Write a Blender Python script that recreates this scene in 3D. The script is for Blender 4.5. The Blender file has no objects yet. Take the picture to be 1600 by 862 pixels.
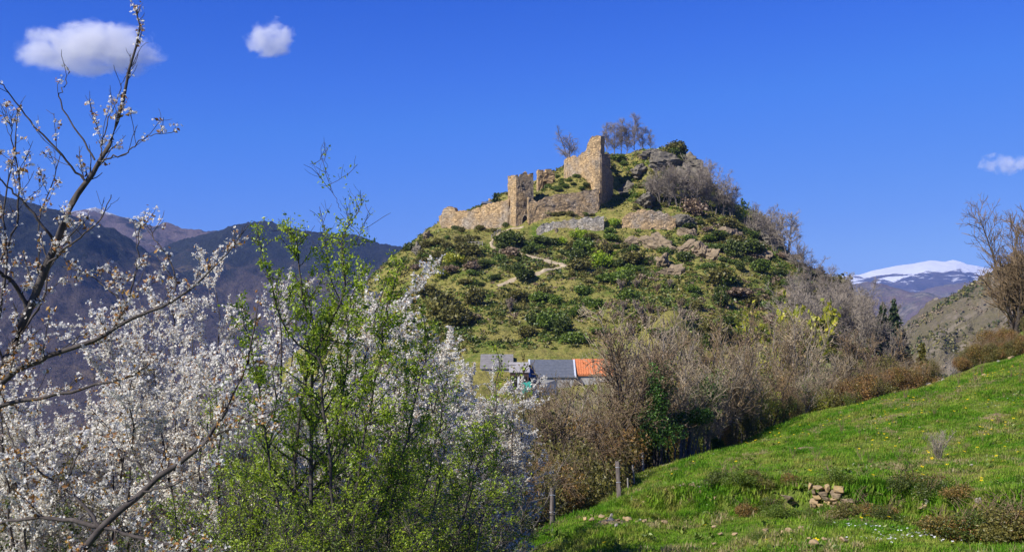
import bpy, bmesh, math, random
import numpy as np
from mathutils import Vector, Matrix
from mathutils.geometry import tessellate_polygon

# ------------------------------------------------------------------ camera, sky, sun, exposure
SC = bpy.context.scene
COL = SC.collection
F, HY = 1716.0, 500.0            # focal length in photo pixels, horizon row

cam_d = bpy.data.cameras.new('camera')
cam_d.sensor_width = 36.0
cam_d.lens = F / 1600.0 * 36.0
cam_d.shift_y = (HY - 431.0) / 1600.0
cam_d.clip_start = 0.1
cam_d.clip_end = 60000.0
cam = bpy.data.objects.new('camera', cam_d)
cam.location = (0, 0, 0)
cam.rotation_euler = (math.radians(90), 0, 0)
COL.objects.link(cam)
SC.camera = cam

SUN_EL = math.radians(41.0)
SUN_AZ = math.atan2(-0.80, -0.60)       # sun to the left and a little behind the camera
SUN_V = Vector((math.sin(SUN_AZ) * math.cos(SUN_EL), math.cos(SUN_AZ) * math.cos(SUN_EL), math.sin(SUN_EL)))
world = bpy.data.worlds.new('World')
SC.world = world
world.use_nodes = True
wn = world.node_tree
wn.nodes.clear()
sky = wn.nodes.new('ShaderNodeTexSky')
sky.sky_type = 'NISHITA'
sky.sun_disc = False
sky.sun_elevation = SUN_EL
sky.sun_rotation = SUN_AZ
sky.altitude = 900.0
sky.air_density = 1.0
sky.dust_density = 0.0
sky.ozone_density = 4.0
EXPO = 0.55
bg = wn.nodes.new('ShaderNodeBackground')
SKY_K = 0.115
bg.inputs['Strength'].default_value = SKY_K
# the photograph's deep, polarised blue: one tone curve for the whole sky
k_in = wn.nodes.new('ShaderNodeVectorMath'); k_in.operation = 'SCALE'; k_in.inputs['Scale'].default_value = SKY_K
k_out = wn.nodes.new('ShaderNodeVectorMath'); k_out.operation = 'SCALE'; k_out.inputs['Scale'].default_value = 1.0 / SKY_K / 2 ** EXPO
cv = wn.nodes.new('ShaderNodeRGBCurve')
for ch, pts in ((0, [(0, 0), (.082, .002), (.122, .010), (.209, .050), (.474, .16), (1, .42)]), (1, [(0, 0), (.22, .080), (.292, .133), (.418, .228), (.745, .36), (1, .52)]), (2, [(0, 0), (.25, .36), (.509, .69), (.604, .80), (.716, .87), (.913, .90), (1, .93)])):
    c_ = cv.mapping.curves[ch]
    while len(c_.points) < len(pts): c_.points.new(0.5, 0.5)
    for p_, (x_, y_) in zip(c_.points, pts): p_.location = (x_, y_); p_.handle_type = 'VECTOR'
cv.mapping.update()
wo = wn.nodes.new('ShaderNodeOutputWorld')
wn.links.new(sky.outputs[0], k_in.inputs[0])
wn.links.new(k_in.outputs[0], cv.inputs['Color'])
wn.links.new(cv.outputs[0], k_out.inputs[0])
wn.links.new(k_out.outputs[0], bg.inputs['Color'])
wn.links.new(bg.outputs[0], wo.inputs['Surface'])

sun_d = bpy.data.lights.new('sun', 'SUN')
sun_d.energy = 5.0
sun_d.angle = math.radians(0.53)
sun_d.color = (1.0, 0.955, 0.88)
sun = bpy.data.objects.new('sun', sun_d)
sun.rotation_euler = SUN_V.to_track_quat('Z', 'Y').to_euler()
sun.location = (-60, -40, 120)
COL.objects.link(sun)

SC.view_settings.view_transform = 'Standard'
SC.view_settings.look = 'None'
SC.view_settings.gamma = 1.0
SC.view_settings.exposure = EXPO
SC.view_settings.use_curve_mapping = False
SC.render.engine = 'CYCLES'
SC.cycles.max_bounces = 6
SC.cycles.diffuse_bounces = 3
SC.cycles.glossy_bounces = 2
SC.cycles.transmission_bounces = 4
SC.cycles.transparent_max_bounces = 8
SC.cycles.volume_bounces = 2
SC.cycles.use_denoising = True

# ------------------------------------------------------------------ small numeric helpers
def W(px, py, D):
    return np.array([(px - 800.0) / F * D, D, (HY - py) / F * D])

def _hash(ix, iy, seed):
    n = (ix.astype(np.int64) * 374761393 + iy.astype(np.int64) * 668265263 + seed * 974634541) & 0xffffffff
    n = ((n ^ (n >> 13)) * 1274126177) & 0xffffffff
    n = ((n ^ (n >> 16)) * 2246822519) & 0xffffffff
    return ((n ^ (n >> 15)) & 0xffffff) / float(0xffffff)

def vnoise(x, y, seed=0):
    x = np.asarray(x, float); y = np.asarray(y, float)
    ix = np.floor(x); iy = np.floor(y)
    fx = x - ix; fy = y - iy
    u = fx * fx * fx * (fx * (fx * 6 - 15) + 10); v = fy * fy * fy * (fy * (fy * 6 - 15) + 10)
    a = _hash(ix, iy, seed); b = _hash(ix + 1, iy, seed); c = _hash(ix, iy + 1, seed); d = _hash(ix + 1, iy + 1, seed)
    return (a + (b - a) * u) * (1 - v) + (c + (d - c) * u) * v - 0.5

def fbm(x, y, seed=0, octs=4, gain=0.5):
    s = 0.0; amp = 1.0; k = 1.0
    for o in range(octs):
        s = s + amp * vnoise(x * k + 17.3 * o, y * k - 9.1 * o, seed + o)
        amp *= gain; k *= 2.03
    return s

def sm(t):
    t = np.clip(t, 0, 1)
    return t * t * (3 - 2 * t)

# ------------------------------------------------------------------ mesh helpers
def mesh_np(name, V, faces, mat=None, smooth=False):
    """faces: list of int arrays (m,3) or (m,4)"""
    me = bpy.data.meshes.new(name)
    V = np.asarray(V, np.float32)
    faces = [np.asarray(f, np.int32) for f in faces if len(f)]
    me.vertices.add(len(V)); me.vertices.foreach_set('co', V.ravel())
    idx = np.concatenate([f.ravel() for f in faces])
    tot = np.concatenate([np.full(len(f), f.shape[1], np.int32) for f in faces])
    st = np.concatenate([[0], np.cumsum(tot)[:-1]]).astype(np.int32)
    me.loops.add(len(idx)); me.loops.foreach_set('vertex_index', idx)
    me.polygons.add(len(tot)); me.polygons.foreach_set('loop_start', st)
    if hasattr(me.polygons[0], 'loop_total'):
        try: me.polygons.foreach_set('loop_total', tot)
        except Exception: pass
    me.polygons.foreach_set('use_smooth', np.full(len(tot), smooth))
    me.update(calc_edges=True)
    if mat is not None: me.materials.append(mat)
    return me

def obj(name, me, parent=None, loc=None):
    o = bpy.data.objects.new(name, me)
    COL.objects.link(o)
    if parent is not None: o.parent = parent
    if loc is not None: o.location = loc
    return o

def tag(o, label=None, cat=None, group=None, kind=None):
    if label: o['label'] = label
    if cat: o['category'] = cat
    if group: o['group'] = group
    if kind: o['kind'] = kind
    return o

def thing(name, label, cat, loc=(0, 0, 0), group=None, rz=0.0, scale=1.0):
    o = bpy.data.objects.new(name, None)
    o.empty_display_size = 0.2
    COL.objects.link(o)
    o.location = loc; o.rotation_euler = (0, 0, rz)
    o.scale = (scale, scale, scale) if np.isscalar(scale) else scale
    return tag(o, label, cat, group)

ORD = ['leftmost', 'second', 'third', 'fourth', 'fifth', 'sixth', 'seventh', 'eighth', 'ninth', 'tenth', 'eleventh', 'twelfth',
       'thirteenth', 'fourteenth', 'fifteenth', 'sixteenth', 'seventeenth', 'eighteenth', 'nineteenth', 'twentieth',
       'twenty-first', 'twenty-second', 'twenty-third', 'twenty-fourth', 'twenty-fifth', 'twenty-sixth', 'twenty-seventh',
       'twenty-eighth', 'twenty-ninth', 'thirtieth'] + ['thirty-' + w_ for w_ in ('first', 'second', 'third', 'fourth', 'fifth', 'sixth', 'seventh', 'eighth', 'ninth')]
def nth(i, what, where):
    return (f'{ORD[i]} {what} {where}' if i == 0 else f'{what}, {ORD[i]} from the left {where}')

def rot_rand(rng, n):
    q = rng.normal(size=(n, 4)); q /= np.linalg.norm(q, axis=1)[:, None]
    w, x, y, z = q.T
    R = np.empty((n, 3, 3))
    R[:, 0, 0] = 1 - 2 * (y * y + z * z); R[:, 0, 1] = 2 * (x * y - z * w); R[:, 0, 2] = 2 * (x * z + y * w)
    R[:, 1, 0] = 2 * (x * y + z * w); R[:, 1, 1] = 1 - 2 * (x * x + z * z); R[:, 1, 2] = 2 * (y * z - x * w)
    R[:, 2, 0] = 2 * (x * z - y * w); R[:, 2, 1] = 2 * (y * z + x * w); R[:, 2, 2] = 1 - 2 * (x * x + y * y)
    return R

def stamp(tv, tf, P, R, S):
    """copies of a small template; returns verts, faces"""
    n = len(P); k = len(tv)
    S = np.asarray(S, float)
    S = S[:, None, None] if S.ndim == 1 else S[:, None, :]
    V = np.einsum('nij,nkj->nki', R, tv[None] * S) + P[:, None, :]
    Fc = tf[None] + (np.arange(n) * k)[:, None, None]
    return V.reshape(-1, 3), Fc.reshape(-1, tf.shape[1])

LEAF_V = np.array([[0, 0, 0], [0.27, 0.45, 0.08], [0, 1, 0.0], [-0.27, 0.45, 0.08]]) - np.array([0, 0.3, 0])
LEAF_F = np.array([[0, 1, 2], [0, 2, 3]])
_fl = [[0, 0, 0]]
_ff = []
for _k in range(5):
    a = _k * 2 * math.pi / 5
    _fl += [[math.cos(a - 0.5) * 0.42, math.sin(a - 0.5) * 0.42, 0.12], [math.cos(a) * 0.56, math.sin(a) * 0.56, 0.2],
            [math.cos(a + 0.5) * 0.42, math.sin(a + 0.5) * 0.42, 0.12]]
    b = 1 + _k * 3
    _ff.append([0, b, b + 1, b + 2])
FLOWER_V = np.array(_fl, float); FLOWER_F = np.array(_ff)
# a clump of leaves for far shrubs: bent quad
CLUMP_V = np.array([[-.5, -.35, 0], [.5, -.4, .1], [.4, .45, 0], [-.45, .4, .15]])
CLUMP_F = np.array([[0, 1, 2, 3]])

# --- bundles of branches: P (K,n,3), R (K,n)
def resample(pts, n):
    pts = np.asarray(pts, float)
    # Catmull-Rom
    P = np.vstack([2 * pts[0] - pts[1], pts, 2 * pts[-1] - pts[-2]])
    m = len(pts) - 1
    t = np.linspace(0, m - 1e-6, n); i = t.astype(int); f = (t - i)[:, None]
    p0, p1, p2, p3 = P[i], P[i + 1], P[i + 2], P[i + 3]
    return 0.5 * (2 * p1 + (p2 - p0) * f + (2 * p0 - 5 * p1 + 4 * p2 - p3) * f ** 2 + (3 * p1 - p0 - 3 * p2 + p3) * f ** 3)

def limbs(rng, lst, n=20, wob=0.02):
    """lst of (points, r0, r1)"""
    Ps, Rs = [], []
    for pts, r0, r1 in lst:
        p = resample(pts, n)
        w = rng.normal(size=p.shape) * wob; w[0] = 0
        p = p + w
        Ps.append(p); Rs.append(np.linspace(r0, r1, n))
    return np.array(Ps), np.array(Rs)

def sprout(rng, B, spacing, lmin, lmax, ang=(35, 65), up=0.2, rr=0.5, start=0.15, nseg=4, wob=0.12, rmin=0.003, tipf=0.45, end=1.0, droop=0.0):
    P, R = B
    K, n, _ = P.shape
    L = np.linalg.norm(np.diff(P, axis=1), axis=2).sum(1)
    cnt = rng.poisson(np.maximum(L * (end - start) / spacing, 0.0))
    src = np.repeat(np.arange(K), cnt)
    N = len(src)
    if N == 0: return np.zeros((0, nseg + 1, 3)), np.zeros((0, nseg + 1))
    t = rng.uniform(start, end, N)
    f = t * (n - 1); i = np.minimum(f.astype(int), n - 2); g = (f - i)[:, None]
    p = P[src, i] * (1 - g) + P[src, i + 1] * g
    tan = P[src, i + 1] - P[src, i]; tan /= np.linalg.norm(tan, axis=1)[:, None] + 1e-9
    r0 = (R[src, i] * (1 - g[:, 0]) + R[src, i + 1] * g[:, 0]) * rr
    q = rng.normal(size=(N, 3)); q -= (q * tan).sum(1)[:, None] * tan; q /= np.linalg.norm(q, axis=1)[:, None] + 1e-9
    a = np.radians(rng.uniform(ang[0], ang[1], N))[:, None]
    d = np.cos(a) * tan + np.sin(a) * q
    d[:, 2] += up; d /= np.linalg.norm(d, axis=1)[:, None]
    ln = rng.uniform(lmin, lmax, N) * (1 - (1 - tipf) * t)
    out = np.empty((N, nseg + 1, 3)); out[:, 0] = p
    for k in range(nseg):
        d = d + rng.normal(size=(N, 3)) * wob
        d[:, 2] += up * 0.25 - droop
        d /= np.linalg.norm(d, axis=1)[:, None]
        out[:, k + 1] = out[:, k] + d * (ln / nseg)[:, None]
    Rr = np.maximum(r0[:, None] * np.linspace(1, 0.45, nseg + 1)[None], rmin)
    Rr[:, -1] *= 0.7
    return out, Rr

def tubes(bundles, sides):
    Vs, Fs, off = [], [], 0
    for (P, R), s in zip(bundles, sides):
        K, n, _ = P.shape
        if K == 0: continue
        T = np.gradient(P, axis=1); T /= np.linalg.norm(T, axis=2)[..., None] + 1e-9
        ref = np.where(np.abs(T[..., 2:3]) > 0.9, np.array([1.0, 0, 0]), np.array([0, 0, 1.0]))
        A = np.cross(T, ref); A /= np.linalg.norm(A, axis=2)[..., None] + 1e-9
        B = np.cross(T, A)
        ph = np.arange(s) * 2 * math.pi / s
        V = P[:, :, None] + R[:, :, None, None] * (np.cos(ph)[None, None, :, None] * A[:, :, None] + np.sin(ph)[None, None, :, None] * B[:, :, None])
        Vs.append(V.reshape(-1, 3))
        k, j, m = np.meshgrid(np.arange(K), np.arange(n - 1), np.arange(s), indexing='ij')
        m2 = (m + 1) % s
        b = off + k * n * s
        Fs.append(np.stack([b + j * s + m, b + j * s + m2, b + (j + 1) * s + m2, b + (j + 1) * s + m], -1).reshape(-1, 4))
        off += K * n * s
    if not Vs: return np.zeros((0, 3)), np.zeros((0, 4), int)
    return np.vstack(Vs), np.vstack(Fs)

def nodes_on(rng, B, per_m, start=0.1):
    P, R = B
    K, n, _ = P.shape
    L = np.linalg.norm(np.diff(P, axis=1), axis=2).sum(1)
    cnt = rng.poisson(L * per_m)
    src = np.repeat(np.arange(K), cnt); N = len(src)
    t = rng.uniform(start, 1, N); f = t * (n - 1); i = np.minimum(f.astype(int), n - 2); g = (f - i)[:, None]
    return P[src, i] * (1 - g) + P[src, i + 1] * g

def cat_b(*bs):
    return np.concatenate([b[0] for b in bs]), np.concatenate([b[1] for b in bs])

# ------------------------------------------------------------------ materials
def new_mat(name):
    m = bpy.data.materials.new(name); m.use_nodes = True
    nt = m.node_tree; nt.nodes.clear()
    out = nt.nodes.new('ShaderNodeOutputMaterial')
    return m, nt, out

def N(nt, typ, **kw):
    n = nt.nodes.new(typ)
    for k, v in kw.items():
        if k in n.inputs.keys(): n.inputs[k].default_value = v
        else: setattr(n, k, v)
    return n

def ramp(nt, src, stops, interp='LINEAR'):
    r = nt.nodes.new('ShaderNodeValToRGB')
    r.color_ramp.interpolation = interp
    el = r.color_ramp.elements
    while len(el) < len(stops): el.new(0.5)
    for e, (p, c) in zip(el, stops):
        e.position = p; e.color = (*c, 1) if len(c) == 3 else c
    nt.links.new(src, r.inputs[0])
    return r.outputs[0]

def mixc(nt, fac, a, b, blend='MIX'):
    m = nt.nodes.new('ShaderNodeMix'); m.data_type = 'RGBA'; m.blend_type = blend
    if hasattr(fac, 'is_linked') or hasattr(fac, 'links'): nt.links.new(fac, m.inputs[0])
    else: m.inputs[0].default_value = fac
    for k, v in ((6, a), (7, b)):
        if isinstance(v, tuple): m.inputs[k].default_value = (*v, 1) if len(v) == 3 else v
        else: nt.links.new(v, m.inputs[k])
    return m.outputs[2]

def noise(nt, vec, scale, detail=4, rough=0.55, dist=0.0):
    n = nt.nodes.new('ShaderNodeTexNoise')
    n.inputs['Scale'].default_value = scale; n.inputs['Detail'].default_value = detail
    n.inputs['Roughness'].default_value = rough; n.inputs['Distortion'].default_value = dist
    if vec is not None: nt.links.new(vec, n.inputs['Vector'])
    return n.outputs['Fac']

def wpos(nt):
    return nt.nodes.new('ShaderNodeNewGeometry').outputs['Position']

def mth(nt, op, a, b=None):
    m = nt.nodes.new('ShaderNodeMath'); m.operation = op
    for k, v in ((0, a), (1, b)):
        if v is None: continue
        if isinstance(v, (int, float)): m.inputs[k].default_value = v
        else: nt.links.new(v, m.inputs[k])
    return m.outputs[0]

def bump(nt, h, strength, dist):
    b = nt.nodes.new('ShaderNodeBump'); b.inputs['Strength'].default_value = strength; b.inputs['Distance'].default_value = dist
    nt.links.new(h, b.inputs['Height'])
    return b.outputs[0]

def princ(nt, out, color, rough=0.85, normal=None, spec=0.25):
    p = nt.nodes.new('ShaderNodeBsdfPrincipled')
    if isinstance(color, tuple): p.inputs['Base Color'].default_value = (*color, 1)
    else: nt.links.new(color, p.inputs['Base Color'])
    p.inputs['Roughness'].default_value = rough
    p.inputs['Specular IOR Level'].default_value = spec
    if normal is not None: nt.links.new(normal, p.inputs['Normal'])
    nt.links.new(p.outputs[0], out.inputs['Surface'])
    return p

def leaf_mat(name, stops, trans=0.35, zone=0.0, zone_stops=None):
    """leaves: colour varies from leaf to leaf and in drifts across the plant"""
    m, nt, out = new_mat(name)
    g = nt.nodes.new('ShaderNodeNewGeometry')
    c = ramp(nt, g.outputs['Random Per Island'], stops)
    if zone_stops:
        z = noise(nt, g.outputs['Position'], zone, 3)
        c = mixc(nt, ramp(nt, z, [(0.42, (0, 0, 0)), (0.6, (1, 1, 1))]), c, ramp(nt, g.outputs['Random Per Island'], zone_stops))
    d = nt.nodes.new('ShaderNodeBsdfDiffuse'); nt.links.new(c, d.inputs[0])
    t = nt.nodes.new('ShaderNodeBsdfTranslucent'); nt.links.new(c, t.inputs[0])
    mx = nt.nodes.new('ShaderNodeMixShader'); mx.inputs[0].default_value = trans
    nt.links.new(d.outputs[0], mx.inputs[1]); nt.links.new(t.outputs[0], mx.inputs[2])
    gl = nt.nodes.new('ShaderNodeBsdfGlossy'); gl.inputs['Roughness'].default_value = 0.45
    m2 = nt.nodes.new('ShaderNodeMixShader'); m2.inputs[0].default_value = 0.03
    nt.links.new(mx.outputs[0], m2.inputs[1]); nt.links.new(gl.outputs[0], m2.inputs[2])
    nt.links.new(m2.outputs[0], out.inputs['Surface'])
    return m

def bark_mat(name, a, b, scale=8.0):
    m, nt, out = new_mat(name)
    p = wpos(nt)
    f = noise(nt, p, scale, 5, 0.7)
    c = ramp(nt, f, [(0.3, a), (0.7, b)])
    princ(nt, out, c, 0.9, bump(nt, noise(nt, p, scale * 6, 4), 0.5, 0.01))
    return m

M = {}
M['bark_dark'] = bark_mat('bark_dark', (0.035, 0.028, 0.024), (0.10, 0.085, 0.075))
M['bark_grey'] = bark_mat('bark_grey', (0.10, 0.085, 0.07), (0.26, 0.225, 0.19))
M['twig_pale'] = bark_mat('twig_pale', (0.13, 0.10, 0.06), (0.42, 0.345, 0.235), 1.2)
M['twig_brown'] = bark_mat('twig_brown', (0.085, 0.058, 0.032), (0.27, 0.19, 0.105), 1.2)
M['twig_violet'] = bark_mat('twig_violet', (0.17, 0.14, 0.105), (0.36, 0.305, 0.235), 0.8)
M['blossom'] = leaf_mat('blossom', [(0, (0.66, 0.635, 0.55)), (0.5, (0.82, 0.79, 0.70)), (1, (0.90, 0.875, 0.79))], 0.45)
M['young_leaf'] = leaf_mat('young_leaf', [(0, (0.20, 0.09, 0.025)), (0.5, (0.38, 0.17, 0.035)), (1, (0.50, 0.30, 0.06))], 0.4)
M['leaf_fresh'] = leaf_mat('leaf_fresh', [(0, (0.15, 0.23, 0.010)), (0.5, (0.30, 0.43, 0.018)), (1, (0.50, 0.60, 0.04))], 0.5)
M['leaf_green'] = leaf_mat('leaf_green', [(0, (0.055, 0.095, 0.010)), (0.6, (0.12, 0.185, 0.018)), (1, (0.23, 0.30, 0.035))], 0.35)
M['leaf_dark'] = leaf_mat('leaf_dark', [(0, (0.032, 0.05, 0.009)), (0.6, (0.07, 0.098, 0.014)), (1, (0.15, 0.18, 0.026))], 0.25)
M['leaf_box'] = leaf_mat('leaf_box', [(0, (0.05, 0.085, 0.012)), (0.6, (0.095, 0.145, 0.018)), (1, (0.19, 0.23, 0.03))], 0.25)
M['leaf_olive'] = leaf_mat('leaf_olive', [(0, (0.07, 0.07, 0.018)), (0.6, (0.15, 0.14, 0.03)), (1, (0.26, 0.22, 0.05))], 0.3)
M['leaf_yellow'] = leaf_mat('leaf_yellow', [(0, (0.20, 0.23, 0.02)), (0.6, (0.36, 0.38, 0.03)), (1, (0.55, 0.50, 0.05))], 0.4)
M['leaf_bramble'] = leaf_mat('leaf_bramble', [(0, (0.07, 0.075, 0.015)), (0.5, (0.16, 0.13, 0.025)), (0.8, (0.30, 0.17, 0.04)), (1, (0.36, 0.30, 0.07))], 0.3,
                             0.9, [(0, (0.12, 0.055, 0.02)), (0.6, (0.27, 0.14, 0.04)), (1, (0.40, 0.23, 0.08))])
M['leaf_brown'] = leaf_mat('leaf_brown', [(0, (0.12, 0.08, 0.05)), (0.6, (0.23, 0.16, 0.10)), (1, (0.36, 0.27, 0.17))], 0.25)
M['bud'] = leaf_mat('bud', [(0, (0.24, 0.14, 0.045)), (0.5, (0.44, 0.28, 0.10)), (1, (0.66, 0.54, 0.34))], 0.3)
M['tussock'] = leaf_mat('tussock', [(0, (0.08, 0.12, 0.015)), (0.4, (0.16, 0.19, 0.03)), (0.75, (0.27, 0.25, 0.06)), (1, (0.40, 0.34, 0.13))], 0.35)
M['needle'] = leaf_mat('needle', [(0, (0.015, 0.03, 0.012)), (0.6, (0.035, 0.06, 0.018)), (1, (0.08, 0.11, 0.03))], 0.15)
M['ivy'] = leaf_mat('ivy', [(0, (0.02, 0.06, 0.01)), (0.6, (0.05, 0.12, 0.015)), (1, (0.12, 0.22, 0.03))], 0.2)

def ground_mat():
    m, nt, out = new_mat('turf')
    p = wpos(nt)
    g1 = noise(nt, p, 0.11, 5, 0.6); g2 = noise(nt, p, 0.6, 4, 0.6); g3 = noise(nt, p, 3.0, 4, 0.7)
    green = ramp(nt, g3, [(0.3, (0.06, 0.10, 0.013)), (0.7, (0.15, 0.22, 0.03))])
    dry = ramp(nt, g3, [(0.3, (0.17, 0.165, 0.035)), (0.7, (0.35, 0.30, 0.10))])
    earth = ramp(nt, g3, [(0.3, (0.12, 0.085, 0.05)), (0.7, (0.30, 0.22, 0.13))])
    sep = nt.nodes.new('ShaderNodeSeparateXYZ'); nt.links.new(p, sep.inputs[0])
    far = nt.nodes.new('ShaderNodeMapRange'); far.inputs[1].default_value = 95; far.inputs[2].default_value = 150
    nt.links.new(sep.outputs[1], far.inputs[0])
    mixf = mth(nt, 'ADD', mth(nt, 'MULTIPLY', g1, 0.7), mth(nt, 'MULTIPLY', g2, 0.45))
    dryf = ramp(nt, mixf, [(0.40, (0, 0, 0)), (0.60, (1, 1, 1))])
    dry_amt = mth(nt, 'MULTIPLY', dryf, mth(nt, 'ADD', mth(nt, 'MULTIPLY', far.outputs[0], 0.78), 0.2))
    c = mixc(nt, dry_amt, green, dry)
    ef = ramp(nt, noise(nt, p, 0.27, 5, 0.65), [(0.60, (0, 0, 0)), (0.70, (1, 1, 1))])
    c = mixc(nt, mth(nt, 'MULTIPLY', ef, mth(nt, 'ADD', mth(nt, 'MULTIPLY', far.outputs[0], 0.5), 0.15)), c, earth)
    mot = ramp(nt, noise(nt, p, 1.1, 6, 0.8), [(0.38, (0.42, 0.42, 0.42)), (0.62, (1.12, 1.08, 1.0))])
    mo = mixc(nt, mth(nt, 'MULTIPLY', far.outputs[0], 0.85), c, mixc(nt, 1.0, c, mot, 'MULTIPLY'))
    princ(nt, out, mo, 0.95, bump(nt, noise(nt, p, 1.6, 6, 0.75), 0.9, 0.4), 0.1)
    return m
M['turf'] = ground_mat()

def stone_mat(name, gold, grey, dark, cell=1.6, mixlo=0.42, mixhi=0.62):
    m, nt, out = new_mat(name)
    p = wpos(nt)
    mp = nt.nodes.new('ShaderNodeMapping'); mp.inputs['Scale'].default_value = (1, 1, 1.7)
    nt.links.new(p, mp.inputs[0])
    v = nt.nodes.new('ShaderNodeTexVoronoi'); v.inputs['Scale'].default_value = cell
    nt.links.new(mp.outputs[0], v.inputs['Vector'])
    v2 = nt.nodes.new('ShaderNodeTexVoronoi'); v2.feature = 'DISTANCE_TO_EDGE'; v2.inputs['Scale'].default_value = cell
    nt.links.new(mp.outputs[0], v2.inputs['Vector'])
    sepc = nt.nodes.new('ShaderNodeSeparateColor'); nt.links.new(v.outputs['Color'], sepc.inputs[0])
    cg = ramp(nt, sepc.outputs[0], [(0, tuple(x * 0.55 for x in gold)), (0.5, gold), (1, tuple(min(1, x * 1.35) for x in gold))])
    cy = ramp(nt, sepc.outputs[1], [(0, tuple(x * 0.5 for x in grey)), (0.5, grey), (1, tuple(min(1, x * 1.4) for x in grey))])
    big = noise(nt, p, 0.16, 5, 0.6)
    c = mixc(nt, ramp(nt, big, [(mixlo, (0, 0, 0)), (mixhi, (1, 1, 1))]), cg, cy)
    # vertical streaks and blotches of weathering
    ms = nt.nodes.new('ShaderNodeMapping'); ms.inputs['Scale'].default_value = (1.3, 1.3, 0.22)
    nt.links.new(p, ms.inputs[0])
    st = ramp(nt, noise(nt, ms.outputs[0], 0.9, 5, 0.7), [(0.5, (0, 0, 0)), (0.68, (1, 1, 1))])
    c = mixc(nt, mth(nt, 'MULTIPLY', st, 0.55), c, dark)
    joint = ramp(nt, v2.outputs[0], [(0.0, (1, 1, 1)), (0.09, (0, 0, 0))])
    c = mixc(nt, mth(nt, 'MULTIPLY', joint, 0.5), c, dark)
    h = mth(nt, 'ADD', ramp(nt, v2.outputs[0], [(0, (0, 0, 0)), (0.16, (1, 1, 1))]), noise(nt, p, 2.5, 4))
    princ(nt, out, c, 0.92, bump(nt, h, 0.9, 0.12), 0.15)
    return m
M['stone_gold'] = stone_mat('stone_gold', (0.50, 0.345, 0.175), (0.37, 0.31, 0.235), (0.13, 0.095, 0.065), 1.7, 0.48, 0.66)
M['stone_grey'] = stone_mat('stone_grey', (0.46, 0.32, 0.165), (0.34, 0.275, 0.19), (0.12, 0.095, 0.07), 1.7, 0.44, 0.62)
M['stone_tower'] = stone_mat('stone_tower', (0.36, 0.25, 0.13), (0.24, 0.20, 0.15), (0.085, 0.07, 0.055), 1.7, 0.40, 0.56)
M['stone_pale'] = stone_mat('stone_pale', (0.46, 0.36, 0.22), (0.45, 0.41, 0.34), (0.17, 0.14, 0.11), 1.9, 0.38, 0.58)

def rock_mat(name, a, b, c_, scale=0.8):
    m, nt, out = new_mat(name)
    p = wpos(nt)
    f = noise(nt, p, scale, 6, 0.65, 0.6)
    mp = nt.nodes.new('ShaderNodeMapping'); mp.inputs['Scale'].default_value = (0.6, 0.6, 2.6); mp.inputs['Rotation'].default_value = (0.3, 0.35, 0)
    nt.links.new(p, mp.inputs[0])
    g = noise(nt, mp.outputs[0], scale * 1.6, 5, 0.7)
    c = mixc(nt, ramp(nt, g, [(0.35, (0, 0, 0)), (0.62, (1, 1, 1))]), ramp(nt, f, [(0.3, a), (0.7, b)]), c_)
    princ(nt, out, c, 0.92, bump(nt, mth(nt, 'ADD', f, g), 0.9, 0.25 / scale * 0.5), 0.15)
    return m
M['rock'] = rock_mat('rock', (0.11, 0.085, 0.055), (0.40, 0.30, 0.175), (0.20, 0.155, 0.10))
M['rock_grey'] = rock_mat('rock_grey', (0.075, 0.068, 0.052), (0.28, 0.245, 0.18), (0.12, 0.105, 0.08))
M['fieldstone'] = rock_mat('fieldstone', (0.24, 0.16, 0.075), (0.44, 0.32, 0.17), (0.30, 0.22, 0.13), 6.0)
M['fieldstone_lichen'] = rock_mat('fieldstone_lichen', (0.40, 0.26, 0.05), (0.50, 0.38, 0.20), (0.30, 0.22, 0.13), 7.0)
M['fieldstone_grey'] = rock_mat('fieldstone_grey', (0.20, 0.18, 0.15), (0.40, 0.36, 0.31), (0.28, 0.25, 0.21), 6.0)

def plain_mat(name, a, b, scale=3.0, rough=0.8, spec=0.25, stretch=None):
    m, nt, out = new_mat(name)
    p = wpos(nt)
    if stretch:
        mp = nt.nodes.new('ShaderNodeMapping'); mp.inputs['Scale'].default_value = stretch
        nt.links.new(p, mp.inputs[0]); p = mp.outputs[0]
    f = noise(nt, p, scale, 5, 0.65)
    princ(nt, out, ramp(nt, f, [(0.3, a), (0.7, b)]), rough, bump(nt, f, 0.3, 0.02), spec)
    return m
M['slate'] = plain_mat('slate', (0.075, 0.085, 0.10), (0.13, 0.14, 0.155), 2.0, 0.55, 0.4)
M['zinc'] = plain_mat('zinc', (0.42, 0.45, 0.50), (0.55, 0.58, 0.62), 2.0, 0.4, 0.5)
M['roof_fibre'] = plain_mat('roof_fibre', (0.26, 0.24, 0.23), (0.38, 0.36, 0.34), 1.2, 0.85)
M['tile'] = plain_mat('tile', (0.36, 0.10, 0.035), (0.66, 0.24, 0.09), 3.5, 0.8)
M['render_grey'] = plain_mat('render_grey', (0.28, 0.27, 0.25), (0.40, 0.38, 0.35), 0.8, 0.9)
M['render_white'] = plain_mat('render_white', (0.60, 0.60, 0.60), (0.74, 0.73, 0.71), 0.8, 0.9)
M['shed_wood'] = plain_mat('shed_wood', (0.05, 0.03, 0.022), (0.10, 0.06, 0.04), 2.0, 0.8)
M['tarp'] = plain_mat('tarp', (0.015, 0.17, 0.12), (0.03, 0.26, 0.19), 1.0, 0.5, 0.4)
M['concrete'] = plain_mat('concrete', (0.34, 0.33, 0.32), (0.48, 0.47, 0.45), 0.9, 0.9)
M['post_wood'] = plain_mat('post_wood', (0.075, 0.06, 0.052), (0.20, 0.17, 0.15), 6.0, 0.9, 0.15, (3, 3, 0.5))
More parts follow.
